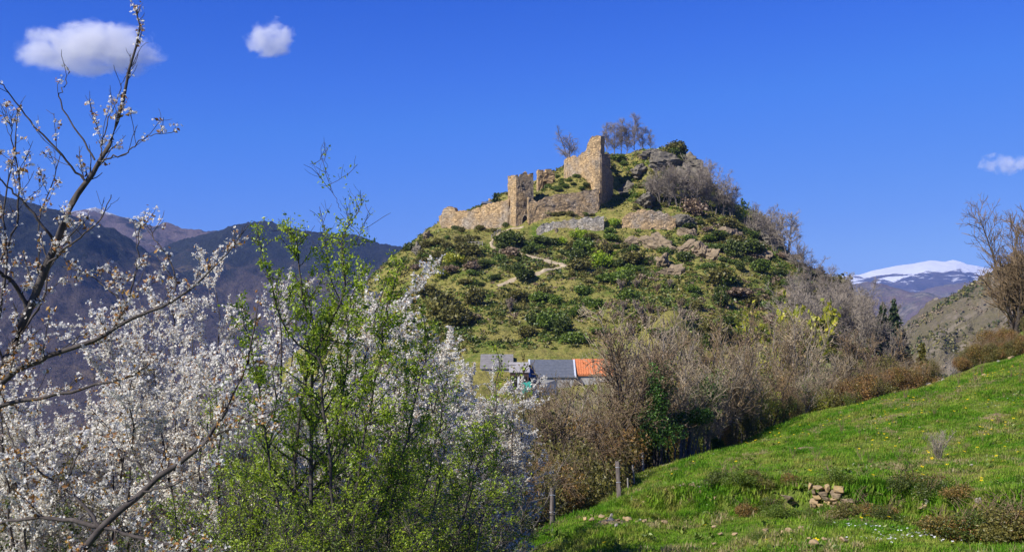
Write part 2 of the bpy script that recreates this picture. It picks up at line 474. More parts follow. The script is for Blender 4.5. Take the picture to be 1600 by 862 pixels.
M['post_pale'] = plain_mat('post_pale', (0.16, 0.14, 0.12), (0.42, 0.38, 0.33), 5.0, 0.9, 0.15, (3, 3, 0.6))
M['inner_shade_paint'] = plain_mat('inner_shade_paint', (0.012, 0.011, 0.010), (0.022, 0.02, 0.018), 1.0, 0.9)  # near-black panel colour standing in for the shade inside openings
M['door_wood'] = plain_mat('door_wood', (0.05, 0.04, 0.033), (0.10, 0.08, 0.065), 3.0, 0.8, 0.2, (4, 4, 0.4))
M['pale_earth'] = plain_mat('pale_earth', (0.26, 0.20, 0.12), (0.47, 0.39, 0.26), 0.7, 0.95, 0.1)

# ------------------------------------------------------------------ terrain (hill, meadow, valley edges)
CP = []
def cp(*pts):
    for px, py, D in pts: CP.append(W(px, py, D))
def cw(*pts):
    for p in pts: CP.append(np.array(p, float))
# meadow
cp((863, 828, 37), (967, 774, 45), (1003, 737, 62), (1100, 712, 68), (1220, 668, 76), (1330, 642, 82), (1420, 618, 88), (1478, 594, 92),
   (1600, 560, 92), (1560, 571, 91), (1650, 547, 92), (1530, 580, 91.5), (1600, 700, 45), (1600, 775, 31), (1400, 700, 52), (1250, 735, 42), (1100, 757, 40), (1080, 762, 37), (1400, 765, 33.5), (800, 862, 34))
for px, py, D in ((1000, 862, 30), (1200, 862, 27), (1600, 862, 25), (1080, 813, 34), (1250, 815, 31), (1400, 828, 28.6)):
    p = W(px, py, D); p[2] += 0.9 * float(sm((p[0] - 2.5) / 3.0)); CP.append(p)
# bank under the bare tree on the right
cp((1600, 512, 101), (1550, 548, 99), (1510, 570, 97), (1700, 470, 104), (1700, 520, 92))
cw((0, 0, -1.7), (10, 10, -2.4), (25, 12, 0.5), (45, 40, -0.5), (70, 70, 6), (90, 100, 12), (140, 60, 22), (-4, 12, -5.2), (-10, 16, -8), (-22, 30, -15),
   (-10, 40, -12.5), (0, 50, -11), (-3, 36, -9.0), (9, 80, -12.5), (22, 100, -13.5), (38, 112, -14), (60, 130, -12), (100, 150, -8), (-5, 0, -3.4), (-15, 0, -8), (-40, 10, -20),
   (-40, 60, -32), (-70, 100, -70), (0, 90, -17), (-20, 120, -28), (-45, 130, -50), (20, 140, -20), (50, 150, -22), (-5, 170, -19), (30, 180, -18), (65, 180, -22), (95, 200, -30))
# houses at the foot of the hill
cw((-12, 196, -13), (0, 203, -12.4), (10, 203, -12.2), (22, 204, -12), (32, 207, -12), (-22, 200, -13.5))
cp((760, 552, 217), (830, 550, 217), (920, 548, 218), (700, 556, 218), (990, 545, 215), (1060, 545, 208), (1130, 560, 195), (1200, 575, 190))
# front slope
cp((850, 485, 245), (930, 490, 242), (980, 480, 240), (1080, 500, 228), (760, 455, 256), (880, 425, 268), (950, 430, 266), (780, 394, 284), (830, 412, 276),
   (720, 384, 296), (690, 366, 310), (645, 390, 300), (610, 412, 292), (570, 480, 280), (690, 470, 255), (640, 520, 240))
# castle foot, terraces, plateau
cp((700, 363, 319), (745, 362, 314), (790, 359, 308.5), (815, 359.5, 302.8), (826, 359, 302.2), (806, 360, 303.2), (850, 367, 300.5), (900, 371, 299), (945, 370, 299), (1000, 366, 299), (1045, 366, 298),
   (855, 346, 302.5), (855, 342, 304.5), (900, 341, 303), (900, 334.5, 308), (925, 337, 307.5), (915, 336, 308), (1000, 329, 305), (1045, 335, 304),
   (848, 313, 309.5), (890, 304, 312), (925, 297, 313.5), (845, 302, 314), (862, 288, 320), (890, 275, 326), (918, 278, 320),
   (885, 262, 334), (930, 250, 332), (700, 340, 330), (750, 333, 328), (785, 326, 323), (845, 296, 330),
   (900, 256, 348), (948, 247, 342), (1000, 240, 342), (1035, 236, 340), (1062, 238, 337),
   (966, 268, 339), (990, 262, 337), (995, 294, 322), (950, 323, 316), (940, 323.5, 311), (938, 328, 308), (963, 316, 322), (967, 304, 329), (976, 316, 316), (958, 327, 312), (1000, 312, 312), (1040, 326, 308), (1045, 285, 321), (1080, 290, 322),
   (1092, 268, 335), (1130, 312, 330), (1170, 336, 325), (1203, 352, 320), (1218, 392, 315), (1258, 424, 305), (1300, 447, 300), (1350, 486, 290), (1395, 528, 280), (1430, 600, 265))
cp((1050, 372, 295), (1100, 374, 294), (1150, 384, 291), (1100, 424, 270), (1180, 432, 268), (1150, 474, 248), (1232, 484, 250), (1255, 535, 230), (1330, 570, 222))
cw((0, 385, 34), (40, 395, 36), (20, 450, 0), (-40, 400, 10), (65, 450, -6), (-80, 360, -20), (95, 390, -20), (120, 340, -40), (-62, 300, -22), (-90, 250, -75), (-60, 220, -48), (-35, 215, -22), (-48, 262, -8), (-100, 320, -90), (125, 280, -45), (-40, 170, -42))
for a in range(0, 360, 20):
    cw((20 + 420 * math.cos(math.radians(a)), 260 + 420 * math.sin(math.radians(a)), -150 if not (a < 20 or a > 255) else (-60 if a > 255 else -100)))
CP = np.array(CP)
_c2 = 9.0
def _phi(r2): return np.sqrt(r2 + _c2)
_n = len(CP)
_A = np.zeros((_n + 3, _n + 3))
_d2 = ((CP[:, None, :2] - CP[None, :, :2]) ** 2).sum(-1)
_A[:_n, :_n] = _phi(_d2) + np.eye(_n) * -0.02
_A[:_n, _n:] = np.c_[np.ones(_n), CP[:, :2] / 100.0]; _A[_n:, :_n] = _A[:_n, _n:].T
_wts = np.linalg.solve(_A, np.r_[CP[:, 2], 0, 0, 0])

BX = [2, 5.9, 8.9, 11.2, 13.5, 16, 24]; BY = [37.5, 36, 34, 32, 29.3, 26, 18]
def base_z(x, y):
    x = np.asarray(x, float).ravel(); y = np.asarray(y, float).ravel()
    z = np.empty(len(x))
    for s in range(0, len(x), 20000):
        xs, ys = x[s:s + 20000], y[s:s + 20000]
        ph = _phi((xs[:, None] - CP[None, :, 0]) ** 2 + (ys[:, None] - CP[None, :, 1]) ** 2)
        z[s:s + 20000] = ph @ _wts[:_n] + _wts[_n] + _wts[_n + 1] * xs / 100 + _wts[_n + 2] * ys / 100
    return z

def T(x, y):
    x = np.asarray(x, float); y = np.asarray(y, float); shp = x.shape
    x = x.ravel(); y = y.ravel()
    z = base_z(x, y)
    yb = np.interp(x, BX, BY)
    z = z - 0.9 * sm((yb - y + 0.25 + 1.2 * fbm(x * 0.6, y * 0.6, 5, 3)) / 0.9) * sm((x - 2.5) / 3.0)
    far = sm((y - 110) / 60.0)
    z = z + (1 - far) * (0.5 * fbm(x / 11, y / 11, 3, 3) + 0.16 * fbm(x / 1.7, y / 1.7, 8, 3))
    cas = sm(np.hypot((x - 12) / 1.6, (y - 312)) / 40.0)
    z = z + far * ((0.5 + 1.7 * cas) * fbm(x / 17, y / 17, 21, 5, 0.58))
    return z.reshape(shp)

def hit(px, py, d0=110.0, d1=420.0):
    """first point of the terrain seen through a photo pixel"""
    D = np.arange(d0, d1, 0.5)
    z = T((px - 800) / F * D, D); rz = (HY - py) / F * D
    k = np.nonzero(rz <= z)[0]
    if len(k) == 0: return None
    d = D[k[0]]
    return np.array([(px - 800) / F * d, d, T(np.array([(px - 800) / F * d]), np.array([d]))[0]])

def axis(segs):
    out = [segs[0][0]]
    for a, b, s in segs:
        n = max(1, int(round((b - a) / s))); out += list(np.linspace(a, b, n + 1)[1:])
    return np.array(out)
gx = axis([(-420, -120, 10), (-120, -60, 3.0), (-60, -12, 1.2), (-12, 46, 0.45), (46, 112, 1.2), (112, 430, 9)])
gy = axis([(-60, 0, 6), (0, 22, 1.5), (22, 96, 0.5), (96, 190, 2.2), (190, 350, 1.1), (350, 420, 4), (420, 700, 14)])
GX, GY = np.meshgrid(gx, gy)
GZ = T(GX, GY)
ed = np.maximum.reduce([sm((-200 - GX) / 200), sm((GX - 260) / 160), sm((GY - 430) / 250)])
GZ = GZ * (1 - ed) + np.minimum(GZ, -170) * ed
def grid_faces(ny, nx):
    j, i = np.meshgrid(np.arange(ny - 1), np.arange(nx - 1), indexing='ij')
    a = j * nx + i
    return np.stack([a, a + 1, a + nx + 1, a + nx], -1).reshape(-1, 4)
ground = obj('ground', mesh_np('ground', np.stack([GX, GY, GZ], -1).reshape(-1, 3), [grid_faces(len(gy), len(gx))], M['turf'], True))
tag(ground, kind='structure')

# wide valley floor out to the horizon
def valley_mat():
    m, nt, out = new_mat('valley_woods')
    p = wpos(nt)
    c = mixc(nt, ramp(nt, noise(nt, p, 0.004, 5), [(0.4, (0, 0, 0)), (0.6, (1, 1, 1))]), (0.09, 0.075, 0.05), (0.07, 0.10, 0.03))
    princ(nt, out, c, 0.95, bump(nt, noise(nt, p, 0.05, 4), 0.6, 6.0), 0.1)
    return m
M['valley'] = valley_mat()
vf = obj('valley_floor', mesh_np('valley_floor', [[-8800, -150, -168], [8800, -150, -168], [8800, 13800, -168], [-8800, 13800, -168]], [np.array([[0, 1, 2, 3]])], M['valley']))
tag(vf, kind='structure')

# ------------------------------------------------------------------ far mountains
def mountain_mat(name, mode):
    m, nt, out = new_mat(name)
    p = wpos(nt)
    g = nt.nodes.new('ShaderNodeNewGeometry')
    sepn = nt.nodes.new('ShaderNodeSeparateXYZ'); nt.links.new(p, sepn.inputs[0])
    z = sepn.outputs[2]
    def zr(a, b):
        r = nt.nodes.new('ShaderNodeMapRange'); r.inputs[1].default_value = a; r.inputs[2].default_value = b
        nt.links.new(z, r.inputs[0]); return r.outputs[0]
    fine = noise(nt, p, 0.035, 6, 0.75); mid = noise(nt, p, 0.006, 5, 0.6); tiny = noise(nt, p, 0.12, 4, 0.8)
    bare = ramp(nt, tiny, [(0.3, (0.048, 0.038, 0.034)), (0.7, (0.115, 0.09, 0.078))])
    conif = ramp(nt, tiny, [(0.3, (0.014, 0.016, 0.017)), (0.7, (0.038, 0.041, 0.038))])
    meadow = ramp(nt, tiny, [(0.3, (0.12, 0.09, 0.055)), (0.7, (0.20, 0.15, 0.095))])
    if mode == 'woods':          # left ridges: conifers along the crest, bare beech woods, a few rough pastures below
        f = mth(nt, 'ADD', mth(nt, 'MULTIPLY', zr(-20, 250), 0.55), mid)
        c = mixc(nt, ramp(nt, mth(nt, 'ADD', f, mth(nt, 'MULTIPLY', fine, 0.35)), [(0.84, (0, 0, 0)), (1.0, (1, 1, 1))]), bare, conif)
        pm = ramp(nt, noise(nt, p, 0.0045, 5, 0.7, 0.6), [(0.56, (0, 0, 0)), (0.62, (1, 1, 1))])
        c = mixc(nt, mth(nt, 'MULTIPLY', pm, mth(nt, 'SUBTRACT', 1.0, zr(90, 190))), c, meadow)
    elif mode == 'high':         # behind: purple heath with remnants of snow on the tops
        c = mixc(nt, ramp(nt, mth(nt, 'ADD', mid, mth(nt, 'MULTIPLY', fine, 0.4)), [(0.68, (0, 0, 0)), (0.8, (1, 1, 1))]), ramp(nt, tiny, [(0.3, (0.10, 0.075, 0.075)), (0.7, (0.19, 0.145, 0.135))]), conif)
        sn = mth(nt, 'ADD', mth(nt, 'MULTIPLY', zr(330, 410), 0.5), mth(nt, 'MULTIPLY', noise(nt, p, 0.012, 6, 0.8), 0.9))
        c = mixc(nt, ramp(nt, sn, [(0.90, (0, 0, 0)), (1.0, (1, 1, 1))]), c, (0.62, 0.63, 0.66))
    elif mode == 'snow':
        mp = nt.nodes.new('ShaderNodeMapping'); mp.inputs['Scale'].default_value = (0.55, 0.55, 3.2); mp.inputs['Rotation'].default_value = (0, 0.09, 0)
        nt.links.new(p, mp.inputs[0])
        st = noise(nt, mp.outputs[0], 0.0036, 7, 0.66, 0.9)
        low = ramp(nt, noise(nt, p, 0.01, 5), [(0.3, (0.06, 0.055, 0.075)), (0.7, (0.14, 0.115, 0.115))])
        f = mth(nt, 'ADD', mth(nt, 'MULTIPLY', zr(280, 540), 0.36), mth(nt, 'MULTIPLY', st, 1.15))
        c = mixc(nt, ramp(nt, f, [(0.67, (0, 0, 0)), (0.71, (1, 1, 1))]), low, (0.84, 0.85, 0.88))
    elif mode == 'heath':
        c = mixc(nt, ramp(nt, mth(nt, 'ADD', mid, mth(nt, 'MULTIPLY', fine, 0.3)), [(0.58, (0, 0, 0)), (0.74, (1, 1, 1))]), ramp(nt, tiny, [(0.3, (0.085, 0.06, 0.055)), (0.7, (0.20, 0.145, 0.12))]), ramp(nt, fine, [(0.4, (0.035, 0.045, 0.03)), (0.6, (0.22, 0.18, 0.13))]))
    h = mth(nt, 'ADD', tiny, fine)
    princ(nt, out, c, 0.95, bump(nt, h, 0.9, 9.0 if mode != 'snow' else 22.0), 0.05)
    return m

def ridge(name, prof, D, width, base, mat, dx, rows, seed, spur=0.12, spur_len=260., canopy=0.0, can_scale=9.0, rough=0.004, slant=0.0, back=0.7):
    """prof: (px,py) of the skyline; the mountain falls towards the viewer and away behind"""
    px = np.array([p[0] for p in prof], float); py = np.array([p[1] for p in prof], float)
    X0, X1 = (px[0] - 800) / F * D, (px[-1] - 800) / F * D
    n = int((X1 - X0) / dx) + 1
    X = np.linspace(X0, X1, n)
    zc = (HY - np.interp(X / D * F + 800, px, py)) / F * D
    zc = zc + rough * D * fbm(X / (0.02 * D), X * 0 + 3.3, seed, 4, 0.6) * 0.5
    t = np.concatenate([np.linspace(-back, 0, max(6, rows // 6))[:-1], np.linspace(0, 1, rows)])
    Tt, XX = np.meshgrid(t, X, indexing='ij')
    H = zc[None, :] - base
    prof_t = np.where(Tt >= 0, 1 - (0.75 * Tt + 0.25 * sm(Tt)), 1 - np.abs(Tt) * 0.9)
    YY = D - Tt * width + slant * (XX - X0) + 0.0 * XX
    u = XX + 0.35 * Tt * width
    sp = fbm(u / spur_len, YY / (spur_len * 3.2), seed + 7, 5, 0.55)
    det = fbm(XX / (spur_len * 0.22), YY / (spur_len * 0.22), seed + 3, 4, 0.55)
    amp = np.clip(np.abs(Tt) * 5, 0, 1) * np.clip((1.02 - np.abs(Tt)) * 4, 0, 1)
    ZZ = base + H * prof_t + H * (spur * 2.6 * sp + spur * 0.55 * det) * amp
    if canopy:
        ZZ = ZZ + canopy * (vnoise(XX / can_scale, YY / can_scale, seed + 11) + 0.6 * vnoise(XX / can_scale * 2.1, YY / can_scale * 2.1, seed + 12))
    o = obj(name, mesh_np(name, np.stack([XX, YY, ZZ], -1).reshape(-1, 3), [grid_faces(len(t), n)[:, ::-1]], mat, True))
    tag(o, kind='structure')
    return o
MW = mountain_mat('mountain_woods', 'woods'); MH = mountain_mat('mountain_high', 'high'); MS = mountain_mat('mountain_snow', 'snow'); MM = mountain_mat('mountain_heath', 'heath')
ridge('mountain', [(-700, 150), (-400, 215), (-150, 268), (0, 304), (56, 319), (104, 332), (141, 350), (178, 358), (200, 373), (237, 399), (270, 420), (320, 452), (400, 500), (520, 560)], 2500, 1150, -165, MW, 5.0, 150, 1, 0.065, 300., 7.0, 8.0, 0.0022)
ridge('mountain', [(-300, 330), (0, 338), (70, 336), (104, 334), (125, 331), (140, 326), (150, 324), (165, 331), (215, 345), (240, 355), (250, 351), (262, 348), (272, 352), (285, 356), (320, 361), (345, 361), (400, 372), (560, 400), (760, 440)], 4200, 1500, -165, MH, 9.0, 110, 31, 0.09, 380., 7.0, 11.0, 0.0012)
ridge('mountain', [(150, 450), (230, 405), (280, 376), (320, 366), (345, 360), (365, 352), (391, 347), (425, 346), (447, 354), (488, 362), (517, 365), (555, 367), (577, 375), (600, 381), (640, 388), (720, 410), (860, 470), (960, 520)], 3300, 1300, -165, MW, 6.0, 120, 57, 0.06, 380., 7.0, 9.0, 0.0015)
# right: snow mountain and the blue ridges in front of it
ridge('mountain', [(950, 520), (1100, 478), (1230, 452), (1309, 432), (1343, 429), (1362, 423), (1401, 415), (1427, 412), (1453, 407), (1476, 409), (1489, 406), (1505, 412), (1525, 415), (1548, 420), (1620, 432), (1760, 455), (1900, 500)], 10000, 3200, -165, MS, 18.0, 130, 83, 0.10, 900., 0, 1, 0.0008, back=0.3)
ridge('mountain', [(1050, 530), (1200, 470), (1270, 452), (1310, 446), (1340, 443), (1353, 440), (1375, 443), (1401, 452), (1424, 462), (1460, 480), (1520, 515), (1600, 560)], 5200, 1700, -165, MM, 9.0, 90, 91, 0.10, 420., 7.0, 12.0, 0.0010)
ridge('mountain', [(1300, 520), (1380, 475), (1424, 459), (1460, 448), (1492, 443), (1540, 438), (1600, 436), (1700, 430), (1900, 440)], 6800, 1900, -165, MM, 12.0, 80, 97, 0.09, 600., 8.0, 15.0, 0.0010)

# right: dry grass slope with tilted rock strata
def slope_mat():
    m, nt, out = new_mat('dry_slope')
    p = wpos(nt)
    fine = noise(nt, p, 0.25, 6, 0.75); mid = noise(nt, p, 0.05, 6, 0.75, 0.4)
    grass = ramp(nt, fine, [(0.3, (0.13, 0.115, 0.055)), (0.7, (0.24, 0.20, 0.11))])
    scree = ramp(nt, fine, [(0.3, (0.15, 0.12, 0.09)), (0.7, (0.27, 0.22, 0.165))])
    c = mixc(nt, ramp(nt, mid, [(0.5, (0, 0, 0)), (0.72, (1, 1, 1))]), grass, scree)
    mp = nt.nodes.new('ShaderNodeMapping'); mp.vector_type = 'TEXTURE'; mp.inputs['Rotation'].default_value = (0, -0.56, 0); mp.inputs['Scale'].default_value = (12.0, 12.0, 0.8)
    nt.links.new(p, mp.inputs[0])
    st = noise(nt, mp.outputs[0], 0.12, 4, 0.7)
    msk = ramp(nt, noise(nt, p, 0.013, 5, 0.65), [(0.42, (0, 0, 0)), (0.56, (1, 1, 1))])
    c = mixc(nt, mth(nt, 'MULTIPLY', ramp(nt, st, [(0.5, (0, 0, 0)), (0.58, (1, 1, 1))]), msk), c, (0.38, 0.315, 0.235))
    c = mixc(nt, mth(nt, 'MULTIPLY', ramp(nt, st, [(0.34, (1, 1, 1)), (0.42, (0, 0, 0))]), msk), c, (0.07, 0.055, 0.045))
    sh = ramp(nt, noise(nt, p, 0.10, 3, 0.6), [(0.66, (0, 0, 0)), (0.70, (1, 1, 1))])
    c = mixc(nt, sh, c, (0.06, 0.07, 0.03))
    princ(nt, out, c, 0.95, bump(nt, mth(nt, 'ADD', mth(nt, 'ADD', fine, st), mid), 1.0, 5.0), 0.1)
    return m
M['dry_slope'] = slope_mat()
HILLSIDE = ridge('hillside', [(1380, 548), (1405, 522), (1440, 496), (1480, 466), (1520, 441), (1560, 419), (1600, 400), (1700, 350), (1900, 270), (2300, 180)], 900, 420, -165, M['dry_slope'], 2.0, 190, 111, 0.085, 70., 2.2, 5.0, 0.003)

# ------------------------------------------------------------------ castle ruin
rg = np.random.default_rng(4)
def plane_pts(px_list, a, b):
    A = W(a[0], 0, a[1])[:2]; B = W(b[0], 0, b[1])[:2]
    d = B - A; nrm = np.array([-d[1], d[0]]); nrm /= np.linalg.norm(nrm)
    if nrm[1] < 0: nrm = -nrm                      # points away from the viewer
    out = []
    for px, py in px_list:
        r = np.array([(px - 800) / F, 1.0]); t = A.dot(nrm) / r.dot(nrm)
        out.append([r[0] * t, t, (HY - py) / F * t])
    return np.array(out), nrm

def rag(rng, pts, step=0.7, amp=0.28):
    """break a masonry outline into uneven courses"""
    out = [pts[0]]
    for p, q in zip(pts[:-1], pts[1:]):
        L = np.linalg.norm(q - p); n = max(1, int(L / step))
        for k in range(1, n + 1):
            w = p + (q - p) * k / n
            if k < n: w = w + np.array([0, 0, rng.uniform(-amp, amp)])
            out.append(w)
    return np.array(out)

def slab(name, front, nrm, thick, mat, parent=None, rng=None):
    """upright outline given a real thickness; the back edge is broken a little differently"""
    n = len(front)
    off = np.array([nrm[0], nrm[1], 0]) * thick
    back = front + off
    V = np.vstack([front, back])
    c = front.mean(0); u = np.array([nrm[1], -nrm[0], 0])
    flat = [Vector(((p - c).dot(u), p[2] - c[2], 0)) for p in front]
    tri = np.array(tessellate_polygon([flat]))
    i = np.arange(n); j = (i + 1) % n
    side = np.stack([i, j, j + n, i + n], -1)
    me = mesh_np(name, V, [tri, tri[:, ::-1] + n, side], mat)
    bm = bmesh.new(); bm.from_mesh(me); bmesh.ops.recalc_face_normals(bm, faces=bm.faces)
    if name in ('masonry', 'turret', 'back_wall') and mat.name.startswith('stone'):
        # cut into courses and push the stones in and out so the face is rough rubble
        ub = [(p - c).dot(u) for p in front]
        for k in np.arange(min(ub) + 0.45, max(ub), 0.9):
            bmesh.ops.bisect_plane(bm, geom=bm.verts[:] + bm.edges[:] + bm.faces[:], plane_co=tuple(c + u * k), plane_no=tuple(u))
        for k in np.arange(front[:, 2].min() + 2.5, front[:, 2].max(), 0.8):
            bmesh.ops.bisect_plane(bm, geom=bm.verts[:] + bm.edges[:] + bm.faces[:], plane_co=(0, 0, k), plane_no=(0, 0, 1))
        bm.verts.ensure_lookup_table()
        VV = np.array([v.co[:] for v in bm.verts])
        uu = VV @ u
        hole = (vnoise(uu * 0.55, VV[:, 2] * 0.55, 77) > 0.36) * 0.16
        dn = 0.17 * fbm(uu * 0.7, VV[:, 2] * 0.7, 71, 3) - hole + rg.normal(size=len(VV)) * 0.045
        isf = ((VV - front[0]) @ np.array([nrm[0], nrm[1], 0])) < thick * 0.5
        VV[isf] -= np.array([nrm[0], nrm[1], 0])[None] * dn[isf, None]
        VV[:, 2] += rg.normal(size=len(VV)) * 0.05; VV += u[None] * (rg.normal(size=len(VV)) * 0.06)[:, None]
        for v, q in zip(bm.verts, VV): v.co = q
    bm.to_mesh(me); bm.free()
    return obj(name, me, parent)

def wall_px(rng, name, top, bottom, a, b, thick, mat, parent=None, amp=0.28, sink=3.0):
    """top, bottom: pixel polylines left to right"""
    tp, nrm = plane_pts(top, a, b)
    bt, _ = plane_pts(bottom, a, b)
    bt[:, 2] -= sink
    pts = np.vstack([rag(rng, tp, 0.7, amp), bt[::-1]])
    return slab(name, pts, nrm, thick, mat, parent)

# long outer wall left of the gate tower
w = thing('curtain_wall', 'long sunlit ochre stone wall with broken top running left from the gate tower', 'castle wall', tuple(W(740, 356, 316)))
def child(o, root):
    o.parent = root; o.matrix_parent_inverse = Matrix.LocRotScale(root.location, root.rotation_euler, root.scale).inverted(); return o
child(wall_px(rg, 'masonry', [(690, 336), (693, 326), (699, 323), (709, 324), (712, 331), (718, 329), (731, 329), (735, 332), (740, 326), (751, 325), (754, 320), (767, 318), (780, 315.5), (793, 312), (795, 306)],
              [(690, 362), (707, 366), (745, 364), (767, 360), (795, 362)], (690, 322), (795, 309.5), 1.6, M['stone_gold']), w)
# return of that wall at its left end
child(wall_px(rg, 'masonry', [(686, 338), (690.2, 335)], [(686, 366), (690.2, 366)], (686, 330), (690.2, 322.3), 1.4, M['stone_gold']), w)
# gate tower
gt = thing('gate_tower', 'square stone gate tower with a pointed doorway and crumbling top', 'tower', tuple(W(812, 356, 304)))
tl, tc, tr = (793.5, 311.0), (806.5, 304.5), (833.4, 305.8)
front_top = [(806.5, 272), (808.5, 272.5), (809, 276), (812.5, 275.5), (813, 272), (817, 271.5), (821, 267.5), (824, 270.5), (824.5, 274.5), (828, 274), (828.5, 271), (833.4, 270.5)]
# front wall with the door opening left as a real hole
def strip(name, pxs, a, b, thick, mat, ragged=None, parent=None):
    p, nrm = plane_pts(pxs, a, b)
    if ragged:
        k0, k1 = ragged
        mid = rag(rg, p[k0:k1 + 1], 0.6, 0.16)
        p = np.vstack([p[:k0], mid, p[k1 + 1:]])
    return slab(name, p, nrm, thick, mat, parent)
arch = [(816, 353.5), (816, 344), (816.6, 340.5), (818, 338), (820.4, 336), (822.8, 338), (824.2, 340.5), (824.8, 344), (824.8, 353.5)]
win = [(815, 287), (818.2, 287), (818.2, 293.2), (815, 293.2)]
# left jamb strip, above-door, between, etc. built as one outline with slits so the door hole is open
outline = [(806.5, 366), (806.5, 274)] + front_top[1:] + [(833.4, 366), (824.8, 366)] + arch[::-1] + [(816, 366)]
p, nrm = plane_pts(outline, tc, tr)
k1 = 1 + len(front_top) - 1
p = np.vstack([p[:1], rag(rg, p[1:k1 + 1], 0.5, 0.16), p[k1 + 1:]])
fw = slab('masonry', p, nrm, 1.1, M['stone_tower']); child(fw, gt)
pl, nl = plane_pts([(793.5, 366), (793.5, 275), (796, 276.5), (799, 273.5), (802, 277), (806.3, 275.5), (806.3, 366)], tl, tc)
pl = np.vstack([pl[:1], rag(rg, pl[1:6], 0.6, 0.16), pl[6:]])
# shorten it so it butts behind the front wall
side_in = np.array([0, 0, 0])
fo = slab('masonry', pl, nl, 1.0, M['stone_gold']); child(fo, gt)
A = W(tl[0], 0, tl[1]); Cc = W(tr[0], 0, tr[1]); back_v = A - W(tc[0], 0, tc[1])
# back and right wall
def wall_world(name, P0, P1, z0, z1, thick_v, mat, root, amp=0.3):
    tp = rag(rg, np.array([[P0[0], P0[1], z1], [P1[0], P1[1], z1]]), 0.6, amp)
    pts = np.vstack([[[P0[0], P0[1], z0]], tp, [[P1[0], P1[1], z0]]])
    return child(slab(name, pts, thick_v[:2] / np.linalg.norm(thick_v[:2]), np.linalg.norm(thick_v[:2]), mat), root)
zt = (HY - 272.5) / F * 306
B2 = Cc + back_v
e1 = (Cc - W(tc[0], 0, tc[1])); e1 = e1 / np.linalg.norm(e1)
bn = back_v / np.linalg.norm(back_v[:2])
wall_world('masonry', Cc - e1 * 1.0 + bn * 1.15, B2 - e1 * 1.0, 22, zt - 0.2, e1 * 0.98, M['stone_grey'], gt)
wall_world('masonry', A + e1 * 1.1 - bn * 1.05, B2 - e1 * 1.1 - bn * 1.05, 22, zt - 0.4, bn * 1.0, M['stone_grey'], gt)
# door leaf set back in the arch, pale dressed frame, window panel painted near-black for its shaded inside, with sill
dp, dn = plane_pts([(x + (0.15 if x < 820 else -0.15), y) for x, y in arch], tc, tr)
dp = dp + np.array([dn[0], dn[1], 0]) * 0.55
door = child(slab('door', dp, dn, 0.12, M['door_wood']), gt); door['label'] = 'dark wooden door in a pointed arch'
fr_o = [(814.9, 353.5), (814.9, 343.5), (815.6, 339.5), (817.3, 336.6), (820.4, 334.2), (823.5, 336.6), (825.2, 339.5), (825.9, 343.5), (825.9, 353.5)]
fp, fn = plane_pts(fr_o + arch[::-1], tc, tr)
fp = fp - np.array([fn[0], fn[1], 0]) * 0.08
child(slab('door_surround', fp, fn, 0.14, M['stone_pale']), gt)
wp, wnn = plane_pts(win, tc, tr)
child(slab('window', wp - np.array([wnn[0], wnn[1], 0]) * 0.012, wnn, 0.06, M['inner_shade_paint']), gt)
wp2, _ = plane_pts([(814.2, 293.3), (819, 293.3), (819, 294.3), (814.2, 294.3)], tc, tr)
child(slab('window_sill', wp2 - np.array([wnn[0], wnn[1], 0]) * 0.1, wnn, 0.16, M['stone_pale']), gt)
wp3, _ = plane_pts([(814.3, 286.9), (818.9, 286.9), (818.9, 285.6), (814.3, 285.6)], tc, tr)
child(slab('window_lintel', wp3 - np.array([wnn[0], wnn[1], 0]) * 0.06, wnn, 0.1, M['stone_pale']), gt)

# wall right of the tower up to the keep corner
iw = thing('curtain_wall', 'grey weathered stone wall between the gate tower and the tall keep', 'castle wall', tuple(W(880, 335, 307)))
child(wall_px(rg, 'masonry', [(825.8, 308), (830, 309), (836, 313), (840, 316), (845, 312), (856, 307), (867, 304), (880, 302.5), (891, 302), (903, 300), (920, 297), (936, 294)],
              [(825.8, 352), (836, 348), (845, 336), (872, 332), (900, 331), (928, 334), (936, 324)], (825.8, 303.4), (936, 307.8), 1.5, M['stone_gold'], None, 0.22), iw)
# low retaining walls of the terrace
rw = thing('retaining_wall', 'pale rubble retaining wall below the terrace in front of the castle', 'retaining wall', tuple(W(890, 368, 300)))
child(wall_px(rg, 'masonry', [(838, 358), (846, 351), (855, 348), (872, 345.5), (891, 343), (908, 341), (923, 340), (944, 336.5)], [(838, 364), (855, 366), (879, 368), (899, 371), (920, 371), (944, 370)], (838, 300.5), (944, 300.5), 2.2, M['stone_pale'], None, 0.42), rw)
rw2 = thing('retaining_wall', 'brown rubble retaining wall to the right of the bright green bush', 'retaining wall', tuple(W(1010, 362, 300)))
child(wall_px(rg, 'masonry', [(972, 342), (980, 334), (987, 331), (998, 327), (1006, 326), (1020, 328), (1033, 330), (1045, 334), (1056, 341)], [(972, 364), (990, 366), (1020, 366), (1040, 364), (1056, 360)], (972, 300.8), (1056, 299), 2.2, M['stone_gold'], None, 0.5), rw2)
